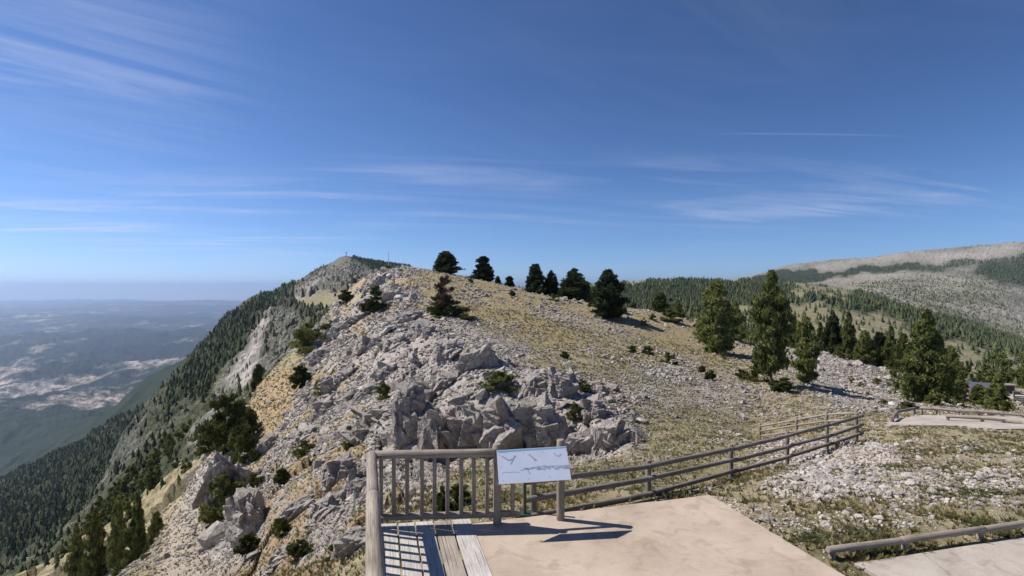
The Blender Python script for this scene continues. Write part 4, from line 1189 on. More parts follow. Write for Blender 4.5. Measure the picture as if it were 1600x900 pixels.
for px, base, w in ((882, 560, 14), (988, 551, 15), (1012, 554, 18), (1045, 568, 22), (1097, 582, 14), (1110, 594, 20), (1160, 592, 18), (1330, 599, 14), (1370, 601, 14), (1381, 633, 12), (1005, 508, 14), (1345, 605, 10),
                   (570, 470, 12), (990, 470, 12), (1078, 500, 14), (1088, 512, 10), (800, 462, 10), (735, 441, 8), (865, 470, 14), (1020, 500, 12), (1130, 560, 12), (1350, 562, 16), (1395, 590, 14), (1310, 560, 16), (1418, 606, 12), (1492, 612, 22), (1480, 632, 14)):
    bush(px, base, w, w * .8, 30, 130, (px // 3) % 4, 'small green shrub dotted on the open stony slope right of the crest', 'small shrubs on the open slope', 'shrub', 'shrub')

# ---- distant pines: the largest stand alone, the rest is forest
def far_template(seed, n=26, layers=3):
    r = np.random.default_rng(seed)
    V, Fc = [], []
    for l in range(layers):
        z0 = l / layers * .8; z1 = min(1.0, z0 + .55); rr = 0.30 * (1 - l / (layers + .6)) ** .8
        i0 = len(V); m_ = 7
        for k in range(m_):
            a = (k + r.uniform(-.3, .3)) / m_ * 6.283; q_ = rr * r.uniform(.6, 1.2)
            V.append((q_ * math.cos(a), q_ * math.sin(a), z0 + r.uniform(-.04, .08)))
        V.append((r.normal(0, .02), r.normal(0, .02), z1)); V.append((0, 0, z0 + .15))
        for k in range(m_):
            Fc.append((i0 + k, i0 + (k + 1) % m_, i0 + m_)); Fc.append((i0 + (k + 1) % m_, i0 + k, i0 + m_ + 1))
    return np.array(V), np.array(Fc)
FAR = [far_template(700 + i) for i in range(6)]
MID = []
for i in range(4):
    V, Fc, T, _ = crown(800 + i, 130, oval if i % 2 else cone, 0.32, lump=.3, per=9, tl=.13, tw=.035)
    tv, tf = trunk_mesh(800 + i, r0=.02)
    me = tri_mesh('pine_tree', np.concatenate([V, tv]), np.concatenate([Fc, tf + len(V)]), np.concatenate([T, np.full(len(tv), .3)]), M_NEEDLE)
    MID.append(me)
rf = np.random.default_rng(77)
cell = (DG * 0.0025) * (DG * 0.0095)          # area of a grid cell
clump = np.clip(0.5 + 1.1 * fbm(XG, YG, 45, 3, 501) + .5 * fbm(XG, YG, 12, 2, 502), 0, 1)
dens = np.zeros_like(ZG)                       # pines per square metre
m = (DG > 130) & (DG < 4600)
low_left = L_ & (PYG > 560)
dens = np.where(m & R_, wood * 0.030 + (1 - wood) * 0.0016 * (clump > .62), dens)
nearright = R_ & (DG < 420)
dens = np.where(m & nearright, 0.022 * (clump > .30) * (1 - clr * .9) + .002, dens)
dens = np.where(m & R_ & (DG > 420) & (DG < 1700) & (clr > 0), .0045 * (clump > .35), dens)
spz = soften(zone(sparse, 1100, 3300), 2)
dens = np.where(m & R_ & (DG >= 1300) & (wood < .5), np.maximum(spz * 0.0085 * (0.2 + clump), 0.0007 * (clump > .6)), dens)
dens = np.where(m & R_ & (DG >= 1300) & (wood >= .5), 0.012, dens)
dens = np.where(m & L_, wood * 0.034 + (1 - wood) * 0.021 * (clump > .42), dens)
dens = np.where(m & L_ & (DG < 460) & (wood < .5), 0.018 * (clump > .40), dens)
dens = dens * (1 - .93 * np.clip(pale, 0, 1)) * np.where((meadow > .4) & L_, .03, 1) * np.where(cliff > .5, .35, 1)
summit_mask = ~((PXG > 505) & (PXG < 549) & (DG > 1100) & (DG < 1350))
dens *= summit_mask
dens *= ~((PXG > 560) & (PXG < 690) & (DG < 400))
tot = (dens * cell * VIS)[:-1, :-1].sum()
NF = int(min(70000, tot))
fx, fy, fz, fi, fj = sample_cells(dens * cell, NF, rf)
fh = rf.uniform(4.5, 9.5, NF) * np.where(fy < 260, .85, 1.0) * np.where(wood[fi, fj] > .5, 1.15, .8)
fsc = (fy > 1300)
fh = np.where(fsc, fh * 1.15, fh) * np.where(fx < -20, .78, 1)
print('far trees', NF, tot)
angf = fh / fy
rank = np.argsort(-angf * VIS[fi, fj])
picked = rank[:262]
pk = np.zeros(NF, bool); pk[picked] = True
for i in picked:
    o = link('pine_tree', MID[int(rf.integers(0, 4))])
    o.location = (fx[i], fy[i], fz[i] - .2)
    h = fh[i]; w = h * rf.uniform(.75, 1.15)
    o.scale = (w, w, h); o.rotation_euler = (0, 0, rf.uniform(0, 6.28))
    if fx[i] < 0:
        tag(o, 'distant green pine among others on the steep mountainside left of the rocky ridge', 'tree', 'pines on the steep left mountainside')
    else:
        tag(o, 'distant green pine among others in the wooded valley behind the stony slope on the right', 'tree', 'pines in the valley on the right')
parts = []
kd = rf.integers(0, 6, NF)
for k in range(6):
    V0, F0 = FAR[k]; ii = np.nonzero((kd == k) & ~pk)[0]; n = len(ii)
    s = np.stack([fh[ii] * rf.uniform(.75, 1.25, n), fh[ii] * rf.uniform(.75, 1.25, n), fh[ii] * rf.uniform(.85, 1.1, n)], -1)
    V = rotz(V0[None] * s[:, None, :], (rf.random(n) * 6.283)[:, None]) + np.stack([fx[ii], fy[ii], fz[ii] - .3], -1)[:, None]
    parts.append((V, F0, rf.random(n)))
for nm, lb, sel in (('forest', 'dark pine woods covering the far slopes', None),):
    o = link(nm, merge(nm, parts, M_FOREST))
    tag(o, lb, None, None, 'stuff')
# ---------------------------------------------------------------- built things
def W(px, py, d):
    return Vector(((px - 800) / F * d, d, EYE - (py - 450) / F * d))

def wood_mat(name, lo, mid, hi):
    m, nt, b = new_mat(name, 0.85, 0.2)
    uv = nd(nt, 'ShaderNodeTexCoord').outputs['UV']
    pos = nd(nt, 'ShaderNodeNewGeometry').outputs['Position']
    g = noise(nt, nd(nt, 'ShaderNodeMapping', {'Vector': uv, 'Scale': (14, 0.9, 1)}).outputs[0], 3.0, 6, 0.65, 0.3)
    k = noise(nt, pos, 2.2, 4, 0.6)
    f = mth(nt, 'ADD', mth(nt, 'MULTIPLY', g, 0.65), mth(nt, 'MULTIPLY', k, 0.35))
    c = ramp(nt, f, [(0.34, lo), (0.5, mid), (0.66, hi)])
    crack = ramp(nt, noise(nt, nd(nt, 'ShaderNodeMapping', {'Vector': uv, 'Scale': (20, 0.35, 1)}).outputs[0], 2.0, 3, 0.5), [(0.33, 0.35), (0.40, 1.0)])
    c = mixc(nt, 1.0, c, crack, 'MULTIPLY')
    nt.links.new(c, b.inputs['Base Color'])
    nt.links.new(nd(nt, 'ShaderNodeBump', {'Height': mth(nt, 'MULTIPLY', g, crack), 'Strength': 0.7, 'Distance': 0.012}).outputs[0], b.inputs['Normal'])
    return m
M_LOG = wood_mat('weathered_log', (0.15, 0.122, 0.095), (0.30, 0.25, 0.20), (0.45, 0.385, 0.32))
M_LOG2 = wood_mat('grey_log', (0.11, 0.09, 0.075), (0.22, 0.185, 0.155), (0.34, 0.29, 0.25))
M_PLANK = wood_mat('pale_plank', (0.30, 0.27, 0.24), (0.46, 0.425, 0.39), (0.60, 0.565, 0.53))
M_PLANK2 = wood_mat('brown_plank', (0.20, 0.165, 0.135), (0.33, 0.28, 0.235), (0.43, 0.37, 0.32))

def plain(name, col, rough=0.6, metal=0.0, spec=0.4, var=0.12, sc=8):
    m, nt, b = new_mat(name, rough, spec)
    pos = nd(nt, 'ShaderNodeNewGeometry').outputs['Position']
    lo = tuple(c * (1 - var) for c in col); hi = tuple(min(1, c * (1 + var)) for c in col)
    nt.links.new(ramp(nt, noise(nt, pos, sc, 5, 0.6), [(0.3, lo), (0.7, hi)]), b.inputs['Base Color'])
    b.inputs['Metallic'].default_value = metal
    return m

def concrete_mat(name, lo, mid, hi, crack=True):
    m, nt, b = new_mat(name, 0.9, 0.2)
    pos = nd(nt, 'ShaderNodeNewGeometry').outputs['Position']
    a = noise(nt, pos, 0.9, 6, 0.62); g = noise(nt, pos, 60, 3, 0.7); st = noise(nt, pos, 3.5, 5, 0.65, 0.6)
    c = ramp(nt, mth(nt, 'ADD', mth(nt, 'MULTIPLY', a, .6), mth(nt, 'MULTIPLY', g, .4)), [(0.36, lo), (0.5, mid), (0.64, hi)])
    c = mixc(nt, 1.0, c, ramp(nt, st, [(0.34, (0.80, 0.77, 0.74)), (0.5, (1, 1, 1))]), 'MULTIPLY')
    if crack:
        v = nd(nt, 'ShaderNodeTexVoronoi', {'Vector': mixc(nt, 0.12, pos, nd(nt, 'ShaderNodeTexNoise', {'Vector': pos, 'Scale': 2.0}).outputs['Color']), 'Scale': 0.22}, feature='DISTANCE_TO_EDGE')
        cr = nd(nt, 'ShaderNodeMapRange', {'Value': v.outputs['Distance'], 'From Min': 0.0, 'From Max': 0.0022, 'To Min': 0.6, 'To Max': 1.0}).outputs[0]
        c = mixc(nt, 1.0, c, nd(nt, 'ShaderNodeCombineXYZ', {0: cr, 1: cr, 2: cr}).outputs[0], 'MULTIPLY')
    nt.links.new(c, b.inputs['Base Color'])
    nt.links.new(nd(nt, 'ShaderNodeBump', {'Height': mth(nt, 'ADD', g, mth(nt, 'MULTIPLY', a, 2)), 'Strength': 0.35, 'Distance': 0.01}).outputs[0], b.inputs['Normal'])
    return m
M_CONC = concrete_mat('pinkish_concrete', (0.34, 0.268, 0.205), (0.44, 0.352, 0.275), (0.52, 0.42, 0.335))
M_CONC2 = concrete_mat('grey_paving', (0.31, 0.265, 0.225), (0.41, 0.36, 0.31), (0.49, 0.43, 0.375))

def log_mesh(name, p0, p1, r, mat, n=12, seg=None, r1=None, wob=0.06, sag=0.0, seed=0):
    p0, p1 = Vector(p0), Vector(p1)
    ln = (p1 - p0).length
    seg = seg or max(2, min(14, int(ln / 0.25)))
    ax = (p1 - p0).normalized()
    ref = Vector((0, 0, 1)) if abs(ax.z) < .9 else Vector((1, 0, 0))
    a = ax.cross(ref).normalized(); b_ = ax.cross(a)
    rr = random.Random(seed * 31 + int(ln * 1000))
    r1 = r1 or r
    bm_ = bmesh.new(); uvl = bm_.loops.layers.uv.new('UVMap')
    rings = []
    ts = [0.0] + [k / seg for k in range(seg + 1)] + [1.0]
    for q, t in enumerate(ts):
        end = q in (0, len(ts) - 1)
        base = p0.lerp(p1, t)
        if end: base = base + ax * (0.0 if q == 0 else 0.0)
        if q == 1: base = base + ax * r * 0.18
        if q == len(ts) - 2: base = base - ax * r * 0.18
        base = base - Vector((0, 0, sag * 4 * t * (1 - t)))
        R_ad = (r * (1 - t) + r1 * t) * (0.84 if end else 1.0)
        ring = []
        for k in range(n):
            th = k / n * 2 * math.pi
            rad = R_ad * (1 + wob * math.sin(3 * th + seed) * math.sin(t * ln * 2.1 + seed) + rr.uniform(-wob, wob) * .35)
            ring.append(bm_.verts.new(base + a * math.cos(th) * rad + b_ * math.sin(th) * rad))
        rings.append(ring)
    for q in range(len(rings) - 1):
        for k in range(n):
            f = bm_.faces.new((rings[q][k], rings[q][(k + 1) % n], rings[q + 1][(k + 1) % n], rings[q + 1][k]))
            f.smooth = True
            uv = ((k / n, ts[q] * ln), ((k + 1) / n, ts[q] * ln), ((k + 1) / n, ts[q + 1] * ln), (k / n, ts[q + 1] * ln))
            for lp, c in zip(f.loops, uv): lp[uvl].uv = (c[0] + seed * .37, c[1] + seed * 1.9)
    for ring, rev in ((rings[0], True), (rings[-1], False)):
        f = bm_.faces.new(ring[::-1] if rev else ring)
        for lp in f.loops: lp[uvl].uv = (lp.vert.co.x * 3, lp.vert.co.y * 3)
    bmesh.ops.recalc_face_normals(bm_, faces=bm_.faces)
    me = bpy.data.meshes.new(name); bm_.to_mesh(me); bm_.free(); me.materials.append(mat)
    return me

_ls = [0]
def logp(name, parent, p0, p1, r, mat=None, org=None, **kw):
    """a log as a part of its parent, whose origin is org"""
    _ls[0] += 1
    org = Vector(org) if org is not None else parent.location.copy()
    return link(name, log_mesh(name, Vector(p0) - org, Vector(p1) - org, r, mat or M_LOG, seed=_ls[0], **kw), parent)

def poly_slab(name, pts, z1, z0, mat, parent=None, org=(0, 0, 0), bev=0.0, uvdir=None):
    bm_ = bmesh.new(); uvl = bm_.loops.layers.uv.new('UVMap')
    top = [bm_.verts.new((x - org[0], y - org[1], z1 - org[2])) for x, y in pts]
    bot = [bm_.verts.new((x - org[0], y - org[1], z0 - org[2])) for x, y in pts]
    bm_.faces.new(top); bm_.faces.new(bot[::-1])
    n = len(pts)
    for k in range(n):
        bm_.faces.new((top[k], bot[k], bot[(k + 1) % n], top[(k + 1) % n]))
    bmesh.ops.recalc_face_normals(bm_, faces=bm_.faces)
    if bev:
        bmesh.ops.bevel(bm_, geom=[e for e in bm_.edges], offset=bev, segments=2, profile=.6, affect='EDGES')
    if uvdir:
        ux, uy = uvdir
        off = random.random() * 9
        for f in bm_.faces:
            for lp in f.loops:
                c = lp.vert.co
                lp[uvl].uv = ((c.x * uy - c.y * ux) * 1.2 + off, (c.x * ux + c.y * uy) + off)
    me = bpy.data.meshes.new(name); bm_.to_mesh(me); bm_.free(); me.materials.append(mat)
    return link(name, me, parent)

# ---- viewing platform
slab = [(-0.600, 7.60), (-0.29, 7.69), (1.43, 8.16), (3.34, 8.67), (3.91, 6.73), (5.3, 2.0), (5.6, 1.0), (0.95, 1.0)]
_r = random.Random(3); fine_ = []
for k_ in range(len(slab)):
    a_, b_ = Vector(slab[k_]), Vector(slab[(k_ + 1) % len(slab)])
    n_ = max(1, int((b_ - a_).length / .16)) if k_ in (1, 2, 3, 4) else 1
    for q_ in range(n_):
        p_ = a_.lerp(b_, q_ / n_)
        j_ = .012 if q_ else 0
        fine_.append((p_.x + _r.uniform(-j_, j_), p_.y + _r.uniform(-j_, j_)))
slab = fine_
o = poly_slab('pavement', slab, 0.0, -0.55, M_CONC, bev=0.012)
tag(o, kind='structure')
dk_ = empty('wooden_deck', (-1.2, 6.5, 0))
tag(dk_, 'strip of pale wooden planks along the left handrail beside the pink concrete', 'deck')
ex = [-2.02, -1.70, -1.45, -1.18, -0.925, -0.625]
vx = 0.2625
for k in range(5):
    a0, a1 = ex[k] + .012, ex[k + 1] - .012
    far = 7.57 + 0.035 * k
    near_y = 1.0
    pts = [(a0, far), (a1, far + .03), (a1 + vx * (far - near_y), near_y), (a0 + vx * (far - near_y), near_y)]
    poly_slab('plank', pts, 0.012 - .004 * (k % 2), -0.04, M_PLANK2 if k == 3 else M_PLANK, dk_, (-1.2, 6.5, 0), bev=0.005, uvdir=(-0.254, 0.967))
for y in (7.2, 5.4, 3.6):
    poly_slab('joist', [(-2.0 + vx * (7.5 - y), y), (-0.65 + vx * (7.5 - y), y + .1), (-0.65 + vx * (7.5 - y), y + .22), (-2.0 + vx * (7.5 - y), y + .12)], -0.05, -0.22, M_PLANK2, dk_, (-1.2, 6.5, 0), uvdir=(1, 0))

# ---- handrail of the platform
rl = empty('handrail', (-2.05, 7.47, 0))
tag(rl, 'log handrail with upright balusters around the corner of the viewing platform', 'railing')
RZ = 1.06
dirL = Vector((0.2725, -0.962, 0)).normalized()
cor = Vector((-2.05, 7.47, 0))
fr_end = Vector((-0.24, 7.56, 0))
def up(v, z): return Vector((v.x, v.y, z))
logp('rail', rl, up(cor + Vector((-.03, 0, 0)), RZ), up(fr_end, RZ + .01), 0.062)
logp('rail', rl, up(cor - dirL * .02, RZ), up(cor + dirL * 1.52, RZ - .005), 0.072)
logp('rail', rl, up(cor + dirL * 1.50, RZ - .005), up(cor + dirL * 4.6, RZ - .01), 0.078)
logp('rail', rl, up(cor, .15) + Vector((.04, 0, 0)), up(Vector((0.12, 7.62, 0)), .15), 0.050)
logp('rail', rl, up(cor, .15) + dirL * .1, up(cor + dirL * 4.6, .15), 0.052)
for t in (0.06, 1.51, 3.0, 4.5):
    logp('post', rl, up(cor + dirL * t, -.3), up(cor + dirL * t, RZ - .04), 0.055)
for px in (596, 615.7, 636, 659, 678.6, 699, 720.4, 740, 760.8, 801):
    x = (px - 800) / F * 7.5
    y = 7.47 + (x + 2.05) * .05
    logp('baluster', rl, (x, y, .13), (x, y, 1.04 if px < 770 else 0.9), 0.030, n=8)
for k in range(1, 22):
    t = k * .205
    if abs(t - 1.51) < .08 or abs(t - 3.0) < .08: continue
    p = cor + dirL * t
    logp('baluster', rl, up(p, .13), up(p, RZ - .02), 0.030, n=8)

# ---- information board on its two posts
ib = empty('information_board', (0.25, 7.6, 0))
tag(ib, 'slanted white information board with bird drawings fixed to two log posts', 'information board')
lp_, rp_ = Vector((-0.22, 7.60, 0)), Vector((0.735, 7.74, 0))
logp('post', ib, up(lp_, -.12), up(lp_, 1.19), 0.062)
logp('post', ib, up(rp_, -.12), up(rp_, 1.21), 0.062)
TL, TR = W(776, 704, 7.50), W(884.5, 697.5, 7.62)
BL = W(779.5, 757, 7.20)
BR = BL + (TR - TL)
M_BOARD = plain('white_board', (0.60, 0.64, 0.74), 0.28, 0.0, 0.6, 0.03, 5)
M_TEAL = plain('teal_print', (0.20, 0.40, 0.52), 0.4)
M_GREYP = plain('grey_print', (0.36, 0.36, 0.40), 0.4)
M_PALEP = plain('pale_grey_print', (0.40, 0.42, 0.50), 0.4)
M_STEEL = plain('steel', (0.5, 0.5, 0.5), 0.35, 0.9)
nrm = (TR - TL).cross(TL - BL).normalized() * -1
if nrm.y > 0: nrm = -nrm
def plate(name, quad, th, mat, parent):
    bm_ = bmesh.new()
    f_ = [bm_.verts.new(Vector(p) + nrm * th * .5 - ib.location) for p in quad]
    b_ = [bm_.verts.new(Vector(p) - nrm * th * .5 - ib.location) for p in quad]
    bm_.faces.new(f_); bm_.faces.new(b_[::-1])
    n = len(quad)
    for k in range(n): bm_.faces.new((f_[k], b_[k], b_[(k + 1) % n], f_[(k + 1) % n]))
    bmesh.ops.recalc_face_normals(bm_, faces=bm_.faces)
    me = bpy.data.meshes.new(name); bm_.to_mesh(me); bm_.free(); me.materials.append(mat)
    return link(name, me, parent)
board = plate('board', [TL, TR, BR, BL], .02, M_BOARD, ib)
ux, vy = (TR - TL), (TL - BL)
lip = plate('metal_lip', [BL + Vector((-.035, .0, .03)), BL + Vector((.0, -.02, .0)), BL + Vector((.0, .02, -.03)), BL + Vector((-.03, .05, .03))], .006, M_STEEL, ib)
logp('crossbar', ib, up(lp_, .98) + Vector((0, -.02, 0)), up(rp_, .98) + Vector((0, -.02, 0)), 0.035)
def bp(zx, zy):
    """board point from the close-up's own measure (u to the right, v down)"""
    u = (zx - 120) / 880.; v = (zy - 100 + 50 * u) / 455.
    v = min(max(v, 0.01), .99)
    top = TL.lerp(TR, u); bot = BL.lerp(BR, u)
    return top.lerp(bot, v) + nrm * .0118
def draw(name, polys, mat):
    bm_ = bmesh.new()
    for k, pl in enumerate(polys):
        off = nrm * (.0006 * (k % 3))
        try:
            bm_.faces.new([bm_.verts.new(bp(*p) + off - ib.location) for p in pl])
        except ValueError:
            pass
    me = bpy.data.meshes.new(name); bm_.to_mesh(me); bm_.free(); me.materials.append(mat)
    return link(name, me, board)
def stroke(pts, w):
    out = []
    for (a, b) in zip(pts[:-1], pts[1:]):
        dx, dy = b[0] - a[0], b[1] - a[1]; l = math.hypot(dx, dy) or 1
        nx, ny = -dy / l * w / 2, dx / l * w / 2
        out.append([(a[0] + nx, a[1] + ny), (b[0] + nx * .6, b[1] + ny * .6), (b[0] - nx * .6, b[1] - ny * .6), (a[0] - nx, a[1] - ny)])
    return out
birds = stroke([(178, 180), (205, 200), (255, 240)], 19) + stroke([(345, 175), (318, 215), (282, 295)], 18) + stroke([(255, 240), (300, 222)], 16) \
      + stroke([(515, 160), (550, 195), (600, 245)], 18) + stroke([(570, 240), (608, 242)], 12) \
      + stroke([(828, 145), (855, 180), (890, 190)], 13) + stroke([(890, 190), (922, 160)], 10) + stroke([(482, 375), (495, 405), (512, 432)], 14)
draw('bird_drawing', birds, M_GREYP)
rr_ = random.Random(4)
ridge = stroke([(170, 415), (200, 395), (260, 402), (310, 392), (380, 410)], 6) + stroke([(395, 374), (470, 356), (560, 345), (660, 325), (760, 322), (860, 322), (940, 318), (1015, 315)], 7)
for k in range(110):
    x0 = rr_.uniform(430, 1000); y0 = 352 - (x0 - 400) * .03 + rr_.uniform(-20, 26) * min(1, (x0 - 400) / 200)
    ridge += stroke([(x0, y0), (x0 + rr_.uniform(10, 38), y0 + rr_.uniform(-8, 8))], rr_.uniform(4, 11))
draw('panorama_drawing', ridge, M_PALEP)
draw('title_band', [[(126, 108), (998, 58), (1000, 74), (128, 132)], [(160, 110), (200, 108), (205, 128), (175, 132)]], M_TEAL)
dots = []
for x0, y0 in ((150, 165), (160, 332), (180, 512), (452, 146), (694, 128), (985, 104), (1005, 272), (1030, 440), (738, 466), (484, 488), (235, 140)):
    dots.append([(x0 + 7 * math.cos(a), y0 + 7 * math.sin(a)) for a in [k / 8 * 6.283 for k in range(8)]])
for d1_ in dots: draw('screw', [d1_], M_GREYP)

# ---- green steel post behind the board
M_GREEN = plain('green_paint', (0.028, 0.055, 0.035), 0.5)
gp = empty('signpost', (0.2, 8.05, -.2))
tag(gp, 'thin green metal post with a footplate behind the information board', 'post')
logp('post', gp, (0.2, 8.0, -.3), (0.2, 8.0, .92), 0.024, M_GREEN, n=8, wob=0)
poly_slab('base_plate', [(0.05, 7.93), (0.30, 7.93), (0.30, 8.12), (0.05, 8.12)], -.02, -.07, M_GREEN, gp, tuple(gp.location), bev=.006)

# ---- three-rail fence running down beside the platform
def rail_fence(name, label, posts, rails, r_post, r_rail, mat, cat='fence', over=0.25, front=None):
    """posts: (x, y, z base, z top); rails: list of lists of z at every post"""
    f = empty(name, (posts[0][0], posts[0][1], posts[0][2]))
    tag(f, label, cat)
    for x, y, z0, z1 in posts:
        logp('post', f, (x, y, z0 - .25), (x, y, z1), r_post, mat)
    off = front or Vector((0, 0, 0))
    for zs in rails:
        for k in range(len(posts) - 1):
            a = Vector((posts[k][0], posts[k][1], zs[k])) + off; b = Vector((posts[k + 1][0], posts[k + 1][1], zs[k + 1])) + off
            dr = (b - a).normalized()
            a2 = a - dr * (over if k == 0 else .12); b2 = b + dr * (over if k == len(posts) - 2 else 0.0)
            logp('rail', f, a2 + Vector((0, 0, .012 * (k % 2))), b2 + Vector((0, 0, .012 * (k % 2))), r_rail * (1 - .04 * (k % 2)), mat)
    return f
def pd(px, d): return ((px - 800) / F * d, d)
fp = [(833, 8.35), (1013, 10.2), (1142, 12.6), (1230, 14.3), (1292, 15.5), (1338, 16.5)]
zt = [.38, -.03, -.44, -.60, -.63, -.63]; zm = [.10, -.27, -.72, -.90, -.96, -.92]; zb = [-.18, -.58, -.99, -1.19, -1.21, -1.19]
posts = [(*pd(p, d), gz(*pd(p, d)), t + .10) for (p, d), t in zip(fp, zt)]
rail_fence('log_fence', 'long three-rail log fence sloping down from the information board to the meadow corner', posts, [zt, zm, zb], .055, .048, M_LOG2, front=Vector((.045, -.065, 0)))
bp_ = [(1187.5, 26), (1244.5, 23.5), (1291.5, 21), (1338, 19)]
posts = [(*pd(p, d), gz(*pd(p, d)), t + .12) for (p, d), t in zip(bp_, [-3.49, -2.52, -1.67, -1.11])]
rail_fence('log_fence', 'shorter three-rail log fence standing behind the long one, at the foot of the stony hill', posts,
           [[-3.49, -2.52, -1.67, -1.11], [-3.74, -2.77, -1.93, -1.37], [-4.0, -3.03, -2.2, -1.63]], .065, .045, M_LOG, front=Vector((.03, -.08, 0)), over=.1)
# low single-rail fences
def low_fence(label, pts, r, mat):
    p0 = pts[0]
    f = empty('low_log_fence', (p0[0], p0[1], gz(p0[0], p0[1])))
    tag(f, label, 'fence')
    for k, (x, y, z) in enumerate(pts):
        logp('post', f, (x, y, gz(x, y) - .2), (x, y, z + r * .4), r * .95, mat)
    for k in range(len(pts) - 1):
        a, b = Vector(pts[k]), Vector(pts[k + 1])
        dr = (b - a).normalized()
        logp('rail', f, a - dr * .08 + Vector((0, -.02, .01 * (k % 2))), b + dr * .06 + Vector((0, -.02, .01 * (k % 2))), r, mat)
    return f
def wl(*a): return [tuple(W(px, py, d)) for px, py, d in a]
low_fence('thick low log rail along the paved path at the lower right corner', wl((1300, 857, 6.83), (1414, 843, 7.03), (1531, 827, 7.30), (1640, 810, 7.6), (1760, 796, 7.9)), .044, M_LOG)
low_fence('short low rail at the entrance of the paved terrace, turning the corner', wl((1394, 653, 20.2), (1401, 643.5, 22.0), (1428, 638.5, 23.2)), .065, M_LOG2)
low_fence('low rail along the outer edge of the paved terrace, in front of the hut', wl((1440, 637.5, 23.5), (1462, 639, 23.2), (1497, 642, 22.7), (1531, 643, 22.4), (1566, 646, 22.0), (1600, 649, 21.7), (1650, 653, 21.4), (1700, 657, 21)), .06, M_LOG)
low_fence('low rail across the middle of the paved terrace with weeds under it', wl((1481, 650.5, 20.6), (1535, 653.5, 20.2), (1569, 657, 19.9), (1601, 662, 19.5), (1650, 668, 19)), .06, M_LOG)

# paved terrace and path
def draped(name, poly, lift, mat, step=0.35):
    xs = [p[0] for p in poly]; ys = [p[1] for p in poly]
    gx = np.arange(min(xs), max(xs) + step, step); gy = np.arange(min(ys), max(ys) + step, step)
    X, Y = np.meshgrid(gx, gy)
    Z = soften(ground_z(X, Y), 2, 1)
    Z = np.maximum(Z, ground_z(X, Y)) + lift
    V = np.stack([X, Y, Z], -1).reshape(-1, 3)
    idx = np.arange(X.size).reshape(X.shape)
    Fc = np.stack([idx[:-1, :-1], idx[:-1, 1:], idx[1:, 1:], idx[1:, :-1]], -1).reshape(-1, 4)
    cx_ = V[Fc].mean(1)
    wob = .12 * np.sin(cx_[:, 0] * 3.1) + .1 * np.sin(cx_[:, 1] * 4.3)
    Fc = Fc[inpoly(cx_[:, 0] + wob, cx_[:, 1] + wob, poly)]
    me = np_mesh(name, V, Fc, mat, 4)
    bm_ = bmesh.new(); bm_.from_mesh(me)
    bmesh.ops.delete(bm_, geom=[v for v in bm_.verts if not v.link_faces], context='VERTS')
    be = [e for e in bm_.edges if e.is_boundary]
    r_ = bmesh.ops.extrude_edge_only(bm_, edges=be)
    for v in [g for g in r_['geom'] if isinstance(g, bmesh.types.BMVert)]: v.co.z -= .15
    bm_.to_mesh(me); bm_.free()
    return link(name, me)
tag(draped('path', TERRACE, .035, M_CONC2, .16), kind='structure')
tag(poly_slab('path', LOWER_PATH, -.075, -.4, M_CONC2, bev=.01), kind='structure')

# ---- fallen log and bare stake on the rocks
a = Vector(spot(545, 642, 24, 50)); b = Vector(spot(592, 668, 22, 46))
o = link('fallen_log', log_mesh('fallen_log', a + Vector((0, 0, .35)), b + Vector((0, 0, .3)), .10, M_LOG2, seed=5, r1=.07)); tag(o, 'dark fallen log lying slantwise on the pale rocks left of the crags', 'log')
p = Vector(spot(556, 815, 9, 22))
hs = 47 * p.y / F
o = link('stake', log_mesh('stake', p - Vector((0, 0, .2)), p + Vector((-.06, 0, hs)), .022, M_STEEL, n=8, seed=6, wob=.01)); tag(o, 'thin grey stake standing in the rubble just outside the handrail corner', 'stake')

# ---- masts
x, y = pd(607, 106); z = gz(x, y)
ms = empty('mast', (x, y, z)); tag(ms, 'thin pale mast on top of the rocky hill', 'mast')
logp('pole', ms, (x, y, z - .2), (x, y, EYE + 56 * y / F), .055, M_STEEL, n=8, wob=0)
logp('stay', ms, (x + .5, y, z - .2), (x + .5, y, z + 1.2), .04, M_STEEL, n=6, wob=0)
logp('cap', ms, (x, y, EYE + 55.5 * y / F), (x, y, EYE + 56.6 * y / F), .085, M_STEEL, n=8, wob=0)
x, y = pd(541, 1200); z = gz(x, y)
tw = empty('summit_tower', (x, y, z)); tag(tw, 'tiny lattice tower on the far pointed summit', 'tower')
for sx_, sy_ in ((-1, -1), (1, -1), (1, 1), (-1, 1)):
    logp('leg', tw, (x + sx_ * 1.5, y + sy_ * 1.5, z - 2), (x + sx_ * .4, y + sy_ * .4, z + 8.5), .28, M_STEEL, n=6, wob=0)
for zz_ in (3, 6):
    s_ = 1.5 - zz_ * .12
    logp('brace', tw, (x - s_, y - s_, z + zz_), (x + s_, y - s_, z + zz_ + 1.5), .18, M_STEEL, n=6, wob=0)
logp('crossbar', tw, (x - 3, y, z + 8.6), (x + 3, y, z + 8.6), .6, M_STEEL, n=8, wob=0)
logp('aerial', tw, (x, y, z + 8), (x, y, z + 12.5), .2, M_STEEL, n=6, wob=0)

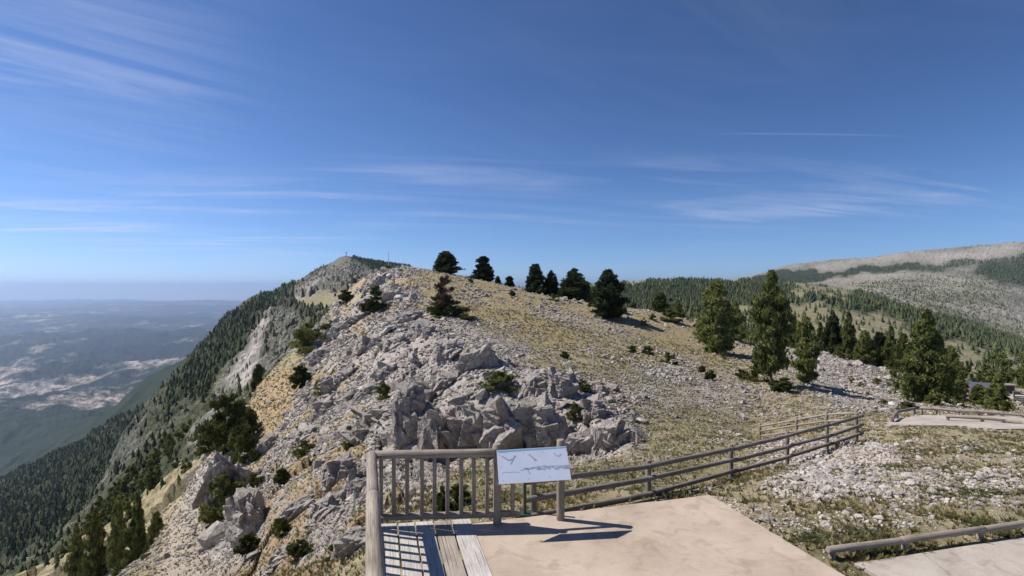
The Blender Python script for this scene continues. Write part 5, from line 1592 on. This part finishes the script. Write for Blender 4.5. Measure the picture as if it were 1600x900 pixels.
# ---- hut and wooden terrace in the valley on the right
M_ROOF = plain('slate_roof', (0.10, 0.105, 0.13), 0.6, sc=1.5)
M_WALL = plain('hut_wall', (0.17, 0.12, 0.085), 0.9, sc=1.5)
M_DARK = plain('dark_glass', (0.03, 0.03, 0.035), 0.25)
def boxmesh(name, c, s, mat, parent=None, rz=0, bev=0):
    bm_ = bmesh.new(); bmesh.ops.create_cube(bm_, size=1)
    for v in bm_.verts: v.co = Vector((v.co.x * s[0], v.co.y * s[1], v.co.z * s[2]))
    if bev: bmesh.ops.bevel(bm_, geom=bm_.edges[:], offset=bev, segments=1, affect='EDGES')
    me = bpy.data.meshes.new(name); bm_.to_mesh(me); bm_.free(); me.materials.append(mat)
    o = link(name, me, parent); o.location = c; o.rotation_euler = (0, 0, rz)
    return o
d = 92.0
bx_, by_ = pd(1545, d); zr = EYE - (598 - 450) / F * d
ht = empty('hut', (bx_, by_, zr - 4.3), R(-24)); tag(ht, 'low hut with a dark grey roof half hidden by pines', 'hut')
boxmesh('wall', (0, 0, 1.3), (5.2, 4.4, 3.4), M_WALL, ht)
bm_ = bmesh.new()
pr = [(-3.1, -2.8, 2.75), (3.1, -2.8, 2.75), (3.1, 0, 4.3), (-3.1, 0, 4.3), (-3.1, 2.8, 2.75), (3.1, 2.8, 2.75)]
tv_ = [bm_.verts.new(p) for p in pr]; bv_ = [bm_.verts.new((p[0], p[1], p[2] - .22)) for p in pr]
for q in ((0, 1, 2, 3), (3, 2, 5, 4)):
    bm_.faces.new([tv_[i] for i in q]); bm_.faces.new([bv_[i] for i in q[::-1]])
for a_, b2 in ((0, 1), (1, 2), (2, 5), (5, 4), (4, 3), (3, 0)):
    bm_.faces.new((tv_[a_], bv_[a_], bv_[b2], tv_[b2]))
bmesh.ops.recalc_face_normals(bm_, faces=bm_.faces)
me = bpy.data.meshes.new('roof'); bm_.to_mesh(me); bm_.free(); me.materials.append(M_ROOF)
rf_ = link('roof', me, ht)
boxmesh('chimney', (1.2, .6, 4.35), (.5, .5, .9), M_WALL, rf_)
for k, xx in enumerate((-1.4, 1.3)):
    w_o = boxmesh('window', (xx, -2.215, 1.6), (.95, .06, .95), M_DARK, ht)
    boxmesh('frame', (0, -.02, -.52), (1.15, .1, .09), M_PLANK, w_o)
dr_ = boxmesh('door', (0, -2.22, .9), (.9, .08, 2.0), M_PLANK2, ht)
d = 78.0
bx_, by_ = pd(1590, d); zd = EYE - (617 - 450) / F * d
dt = empty('wooden_terrace', (bx_, by_, zd), R(-12)); tag(dt, 'raised wooden terrace with a dark shelter and a barred railing near the right border', 'terrace')
boxmesh('floor', (1.0, 0, -.1), (6.0, 4.6, .22), M_PLANK, dt)
for xx in (-1.9, 0.2, 2.3, 3.8):
    boxmesh('post', (xx, -2.2, -.6), (.18, .18, 3.0), M_LOG2, dt)
for zz_ in (.85, .5, .15, -.35):
    boxmesh('rail', (1.0, -2.32, zz_), (6.0, .08, .15), M_LOG2, dt)
boxmesh('shelter_wall', (-.6, 1.6, .6), (1.7, 1.2, 1.2), M_DARK, dt)
boxmesh('shelter_roof', (-.6, 1.4, 1.3), (2.1, 1.8, .14), M_LOG, dt)
boxmesh('side_rail', (2.9, .4, .7), (.1, 3.6, .5), M_WALL, dt)
for k, (px, wd) in enumerate(((1592, 1.8),)):
    pass
